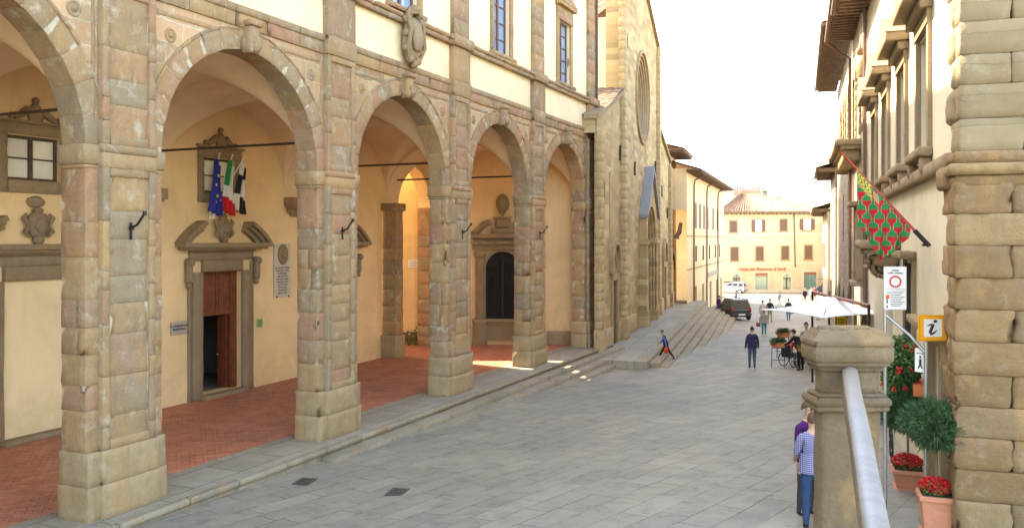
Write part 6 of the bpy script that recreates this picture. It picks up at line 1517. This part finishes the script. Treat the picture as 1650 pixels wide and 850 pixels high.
# planter stands
for i, (px, py, hh, lb_) in enumerate(((1254, 592, .84, 'orange flower trough on a tall iron stand, left of the cafe group'), (1262, 577, .98, 'second orange flower trough on a stand, behind the left one'), (1297, 598, .80, 'orange flower trough on a stand in front of the waitress'))):
    P = rest(px, py); t = thing('planter_stand', lb_, 'planter', P, RF.rz + 1.57 + .2 * i, 'flower troughs on iron stands')
    for sx in (-.25, .25):
        for sy in (-.09, .09): s = MB(); s.tube([(sx, sy, hh), (sx * 1.05, sy * 1.6, 0)], .012, 5); s.build('leg', m_iron, t)
    s = MB(); s.box(-.26, .26, -.1, .1, hh - .02, hh); s.box(-.26, .26, -.1, -.085, .3, .32); s.build('stand_frame', m_iron, t)
    s = MB(); s.add([(-.25, -.08, hh), (.25, -.08, hh), (.25, .08, hh), (-.25, .08, hh), (-.29, -.11, hh + .18), (.29, -.11, hh + .18), (.29, .11, hh + .18), (-.29, .11, hh + .18)], [(3, 2, 1, 0), (0, 1, 5, 4), (1, 2, 6, 5), (2, 3, 7, 6), (3, 0, 4, 7)]); s.box(-.30, .30, -.125, .125, hh + .17, hh + .2); s.build('trough', m_terraD, t)
    s = MB(); [leaves(s, (-.2 + q * .10, .05 * math.sin(q * 5), hh + .24 + .06 * math.sin(q * 3.1)), .17, 260, .03, (1, .9, 1.1)) for q in range(5)]; s.build('foliage', m_leaf, t)
# parasol
Pm = gpt(1336, 500, 27.5); zg = ground_z(Pm.x, Pm.y)
t = thing('white_parasol', 'large square white canvas parasol over the cafe tables', 'parasol', (Pm.x, Pm.y, zg), R_(20))
ap = H - (476 - HY) * 27.5 / F - zg; ed = H - (503 - HY) * 27.5 / F - zg
s = MB(); hw = 1.55
ring = []
for k in range(4):
    a = R_(45 + 90 * k); b = R_(135 + 90 * k)
    for q in range(8):
        u = q / 8; p = Vector((math.cos(a), math.sin(a), 0)).lerp(Vector((math.cos(b), math.sin(b), 0)), u) * hw * 1.414; ring.append((p.x, p.y, ed + .06 * math.sin(math.pi * u)))
n = len(ring); vs = []
for j in range(9):
    f = j / 8
    for (x, y, z) in ring: vs.append((x * f, y * f, ap + (z - ap) * f - .10 * math.sin(math.pi * f)))
s.add(vs, [(j * n + i, j * n + (i + 1) % n, (j + 1) * n + (i + 1) % n, (j + 1) * n + i) for j in range(8) for i in range(n)], smooth=True)
o = s.build('canopy', m_canvas, t); md = o.modifiers.new('s', 'SOLIDIFY'); md.thickness = .01
s = MB()
for k in range(8): a = R_(45 * k); r = hw * (1.38 if k % 2 else 1); s.tube([(0, 0, ap - .15), (r * math.cos(a), r * math.sin(a), ed - .02)], .015, 5)
s.build('ribs', m_rafter, t)
s = MB(); s.tube([(0, 0, 0), (0, 0, ap + .12)], .03, 8); s.build('mast', m_rafter, t); s = MB(); s.box(-.3, .3, -.3, .3, 0, .08); s.build('base_plate', m_iron, t)
s = MB(); s.lathe([(0, .16), (.05, .12), (.05, 0), (.09, -.02), (.0, -.03)], (0, 0, ap), 8); s.build('finial', m_rafter, t)
# timber beam of a second cantilever parasol behind
A_ = gpt(1309, 470, 31); B_ = gpt(1400, 492, 24)
t = thing('timber_beam', 'long reddish timber beam above the parasol reaching to the grey wall', 'beam', ((A_ + B_) / 2), 0)
s = MB(); m_ = (A_ + B_) / 2; s.tube([A_ - m_, B_ - m_], .055, 4); s.build('beam', simple('red timber', (.30, .10, .05), .6, .3, 4), t)
for p, nm_ in ((A_, 0), (B_, 1)):
    s = MB(); g0 = ground_z(p.x, p.y); s.tube([(p.x - m_.x, p.y - m_.y, g0 - m_.z), (p.x - m_.x, p.y - m_.y, p.z - m_.z)], .04, 6); s.build('post', m_iron, t)
# yellow board stand
P = rest(1356, 560); P = Vector(((1356 - CX) * 29 / F, 29, ground_z((1356 - CX) * 29 / F, 29)))
t = thing('menu_board', 'yellow menu poster in a dark standing frame behind the pier', 'sign', P, R_(-3)); zt3 = H - (507 - HY) * 29 / F - P.z
s = MB(); s.box(-.19, .19, 0, .04, zt3 - .62, zt3); s.tube([(-.17, .02, zt3 - .6), (-.22, .02, 0)], .014, 5); s.tube([(.17, .02, zt3 - .6), (.22, .02, 0)], .014, 5); s.build('board_frame', m_dkwood, t)
s = MB(); s.box(-.16, .16, -.006, 0, zt3 - .56, zt3 - .05); s.build('poster', simple('yellow poster', (.75, .5, .03), .6, .1), t)
s = MB(); [s.box(-.11, .11 - .03 * (k % 2), -.01, -.006, zt3 - .5 + k * .08, zt3 - .47 + k * .08) for k in range(5)]; s.build('text_lines', m_ink, t)
# arched white awning far off
P = gpt(1354, 460, 95)
t = thing('white_awning', 'white arched shop awning at the mouth of the narrow street', 'awning', P, 0)
s = MB()
def aw_(a, b): th = math.pi / 2 * b; return (-1.0 + 2.6 * a, -1.6 * math.sin(th), 1.9 * math.cos(th) - .4)
s.grid(aw_, 8, 10); o = s.build('canvas', m_canvas, t); md = o.modifiers.new('s', 'SOLIDIFY'); md.thickness = .02
s = MB(); s.add([(-1.0, 0, 1.5)] + [aw_(0, k / 10) for k in range(11)] + [(-1.0, 0, -.4)], [tuple(range(13))]); s.build('side_panel', m_canvas, t)
# street drains
for i, (px, py, lb_) in enumerate(((491, 776, 'rusty slotted drain cover nearest the arcade steps'), (640, 793, 'rusty slotted drain cover nearer the middle of the street'))):
    P = rest(px, py); t = thing('drain_cover', lb_, 'drain cover', P + Vector((0, 0, .012)), PF.rz + R_(12))
    s = MB(); s.box(-.24, .24, -.17, -.14, 0, .012); s.box(-.24, .24, .14, .17, 0, .012); s.box(-.24, -.21, -.14, .14, 0, .012); s.box(.21, .24, -.14, .14, 0, .012); [s.box(-.18 + k * .09, -.14 + k * .09, -.14, .14, 0, .010) for k in range(5)]; s.build('grate', simple('rusty iron' + str(i), (.085, .065, .052), .8, .35), t)
    s = MB(); s.box(-.21, .21, -.14, .14, -.004, .002); s.build('pit', m_black, t)  # thin black plate paints the dark below the slots

# ================================================================ cars
def car(label, P, rz, paint, L=3.9, W=1.68, HH=1.55, boxy=True):
    t = thing('parked_car', label, 'car', P, rz)
    # x forward (length), y left, z up
    st = [(-L / 2, .42, .78, .30, .80), (-L / 2 + .12, .28, .90, .20, .92), (-L / 2 + .9, .2, .95, .18, .99), (0, .2, .95, .18, 1.0), (L / 2 - 1.1, .2, .93, .18, .99), (L / 2 - .5, .22, .84, .2, .95), (L / 2 - .1, .30, .70, .24, .86), (L / 2, .40, .60, .32, .78)]
    def sect(x, zb, zt, _, wf): w = W / 2 * wf; return [(x, -w * .92, zb), (x, -w, zb + .18), (x, -w, zt - .12), (x, -w * .95, zt), (x, w * .95, zt), (x, w, zt - .12), (x, w, zb + .18), (x, w * .92, zb)]
    vs = []; 
    for q in st: vs += sect(*q)
    n = 8; mb = MB(); mb.add(vs, [(i * n + j, i * n + (j + 1) % n, (i + 1) * n + (j + 1) % n, (i + 1) * n + j) for i in range(len(st) - 1) for j in range(n)] + [tuple(range(n))[::-1], tuple(range((len(st) - 1) * n, len(st) * n))], smooth=False)
    # greenhouse
    xr, xf = -L / 2 + .10, L / 2 - 1.25; xr2, xf2 = -L / 2 + .32, L / 2 - 1.95; wb, wt = W / 2 * .93, W / 2 * .76; zb, zt = .90, HH
    gh = [(xr, -wb, zb), (xf, -wb, zb), (xf, wb, zb), (xr, wb, zb), (xr2, -wt, zt - .05), (xf2, -wt, zt - .05), (xf2, wt, zt - .05), (xr2, wt, zt - .05), (xr2 + .15, -wt * .85, zt), (xf2 - .2, -wt * .85, zt), (xf2 - .2, wt * .85, zt), (xr2 + .15, wt * .85, zt)]
    mb.add(gh, [(0, 1, 5, 4), (1, 2, 6, 5), (2, 3, 7, 6), (3, 0, 4, 7), (4, 5, 9, 8), (5, 6, 10, 9), (6, 7, 11, 10), (7, 4, 8, 11), (8, 9, 10, 11)])
    mb.build('car_body', paint, t, bevel=.04)
    def lerp(a, b, f): return tuple(a[i] + (b[i] - a[i]) * f for i in range(3))
    def win(A, B, C_, D, u0, u1, v0, v1, nrm, nm='window'):
        q = lambda u, v: tuple(Vector(lerp(lerp(A, B, u), lerp(D, C_, u), v)) + Vector(nrm) * .012)
        m = MB(); m.add([q(u0, v0), q(u1, v0), q(u1, v1), q(u0, v1)], [(0, 1, 2, 3)]); m.build(nm, m_glass, t)
    for (s0, nr, idx) in ((-1, (0, -1, .2), (0, 1, 5, 4)), (1, (0, 1, .2), (3, 2, 6, 7))):
        A, B, C_, D = [gh[i] for i in idx]
        win(A, B, C_, D, .04, .30, .12, .86, nr); win(A, B, C_, D, .34, .62, .1, .88, nr); win(A, B, C_, D, .66, .95, .1, .88, nr)
    win(gh[3], gh[0], gh[4], gh[7], .08, .92, .1, .9, (-1, 0, .2), 'rear_window'); win(gh[1], gh[2], gh[6], gh[5], .06, .94, .06, .94, (1, 0, .4), 'windscreen')
    for x in (-L / 2 + .66, L / 2 - .74):
        for y in (-W / 2 + .06, W / 2 - .06):
            m = MB(); sg = 1 if y > 0 else -1
            pr_ = [(.0, -.1), (.22, -.1), (.295, -.09), (.31, -.05), (.31, .05), (.295, .09), (.22, .1), (.20, .07)]
            def tr(r, a, w_): return (x + r * math.cos(a), y + sg * w_, .31 + r * math.sin(a))
            n = 20; m.add([tr(r, 2 * math.pi * j / n, w_) for r, w_ in pr_ for j in range(n)], [(i * n + j, i * n + (j + 1) % n, (i + 1) * n + (j + 1) % n, (i + 1) * n + j) for i in range(len(pr_) - 1) for j in range(n)], smooth=True); w_o = m.build('wheel', m_dark, t)
            m = MB(); m.add([tr(r, 2 * math.pi * j / n, w_) for r, w_ in ((.205, .085), (.17, .07), (.06, .085), (0.001, .09)) for j in range(n)], [(i * n + j, i * n + (j + 1) % n, (i + 1) * n + (j + 1) % n, (i + 1) * n + j) for i in range(3) for j in range(n)], smooth=True); m.build('rim', m_steel, w_o)
    m = MB(); m.box(-L / 2 - .05, -L / 2 + .15, -W / 2 * .9, W / 2 * .9, .36, .58); m.build('rear_bumper', simple('bumper plastic', (.05, .05, .055), .6) if 'bumper plastic' not in bpy.data.materials else bpy.data.materials['bumper plastic'], t, bevel=.03)
    m = MB(); m.box(-L / 2 - .065, -L / 2 - .05, -.26, .26, .42, .53); m.build('number_plate', m_white, t)
    for y in (-W / 2 * .82, W / 2 * .82):
        m = MB(); m.box(-L / 2 + .0, -L / 2 + .12, y - .08, y + .08, .68, .98); m.build('tail_light', simple('red lamp', (.5, .02, .02), .3) if 'red lamp' not in bpy.data.materials else bpy.data.materials['red lamp'], t, bevel=.02)
        m = MB(); m.box(L / 2 - .12, L / 2 - .02, y * .85 - .1, y * .85 + .1, .62, .76); m.build('headlight', m_glassw, t, bevel=.02)
        m = MB(); m.ball((L / 2 - 1.35, y * 1.28, .98), .1, 8, sc3=(.6, 1, .8)); m.build('mirror', m_dark, t)
    m = MB(); [m.box(-L / 2 + .3, L / 2 - .6, y - .02, y + .02, HH - .03, HH + .03) for y in (-W / 2 * .68, W / 2 * .68)]; m.build('roof_rail', m_iron, t)
    return t
P = rest(1186, 515)
car('dark grey compact family car parked beside the church steps', P + Vector((0, 1.2, 0)), R_(97), simple('dark green grey car paint', (.045, .05, .055), .25, .05, 3, metal=.3, spec=.6), 3.9, 1.75, 1.62)
P = rest(1178, 472)
car('white and blue car parked in front of the bank at the left', P, R_(90 + 60), simple('pale blue car paint', (.5, .55, .62), .3, .05, 3, spec=.6), 4.0, 1.7, 1.45)
P = rest(1337, 474)
car('dark blue van parked at the corner of the bank', P, R_(90 + 10), simple('dark blue car paint', (.02, .03, .06), .3, .05, 3, spec=.6), 4.3, 1.75, 1.9)
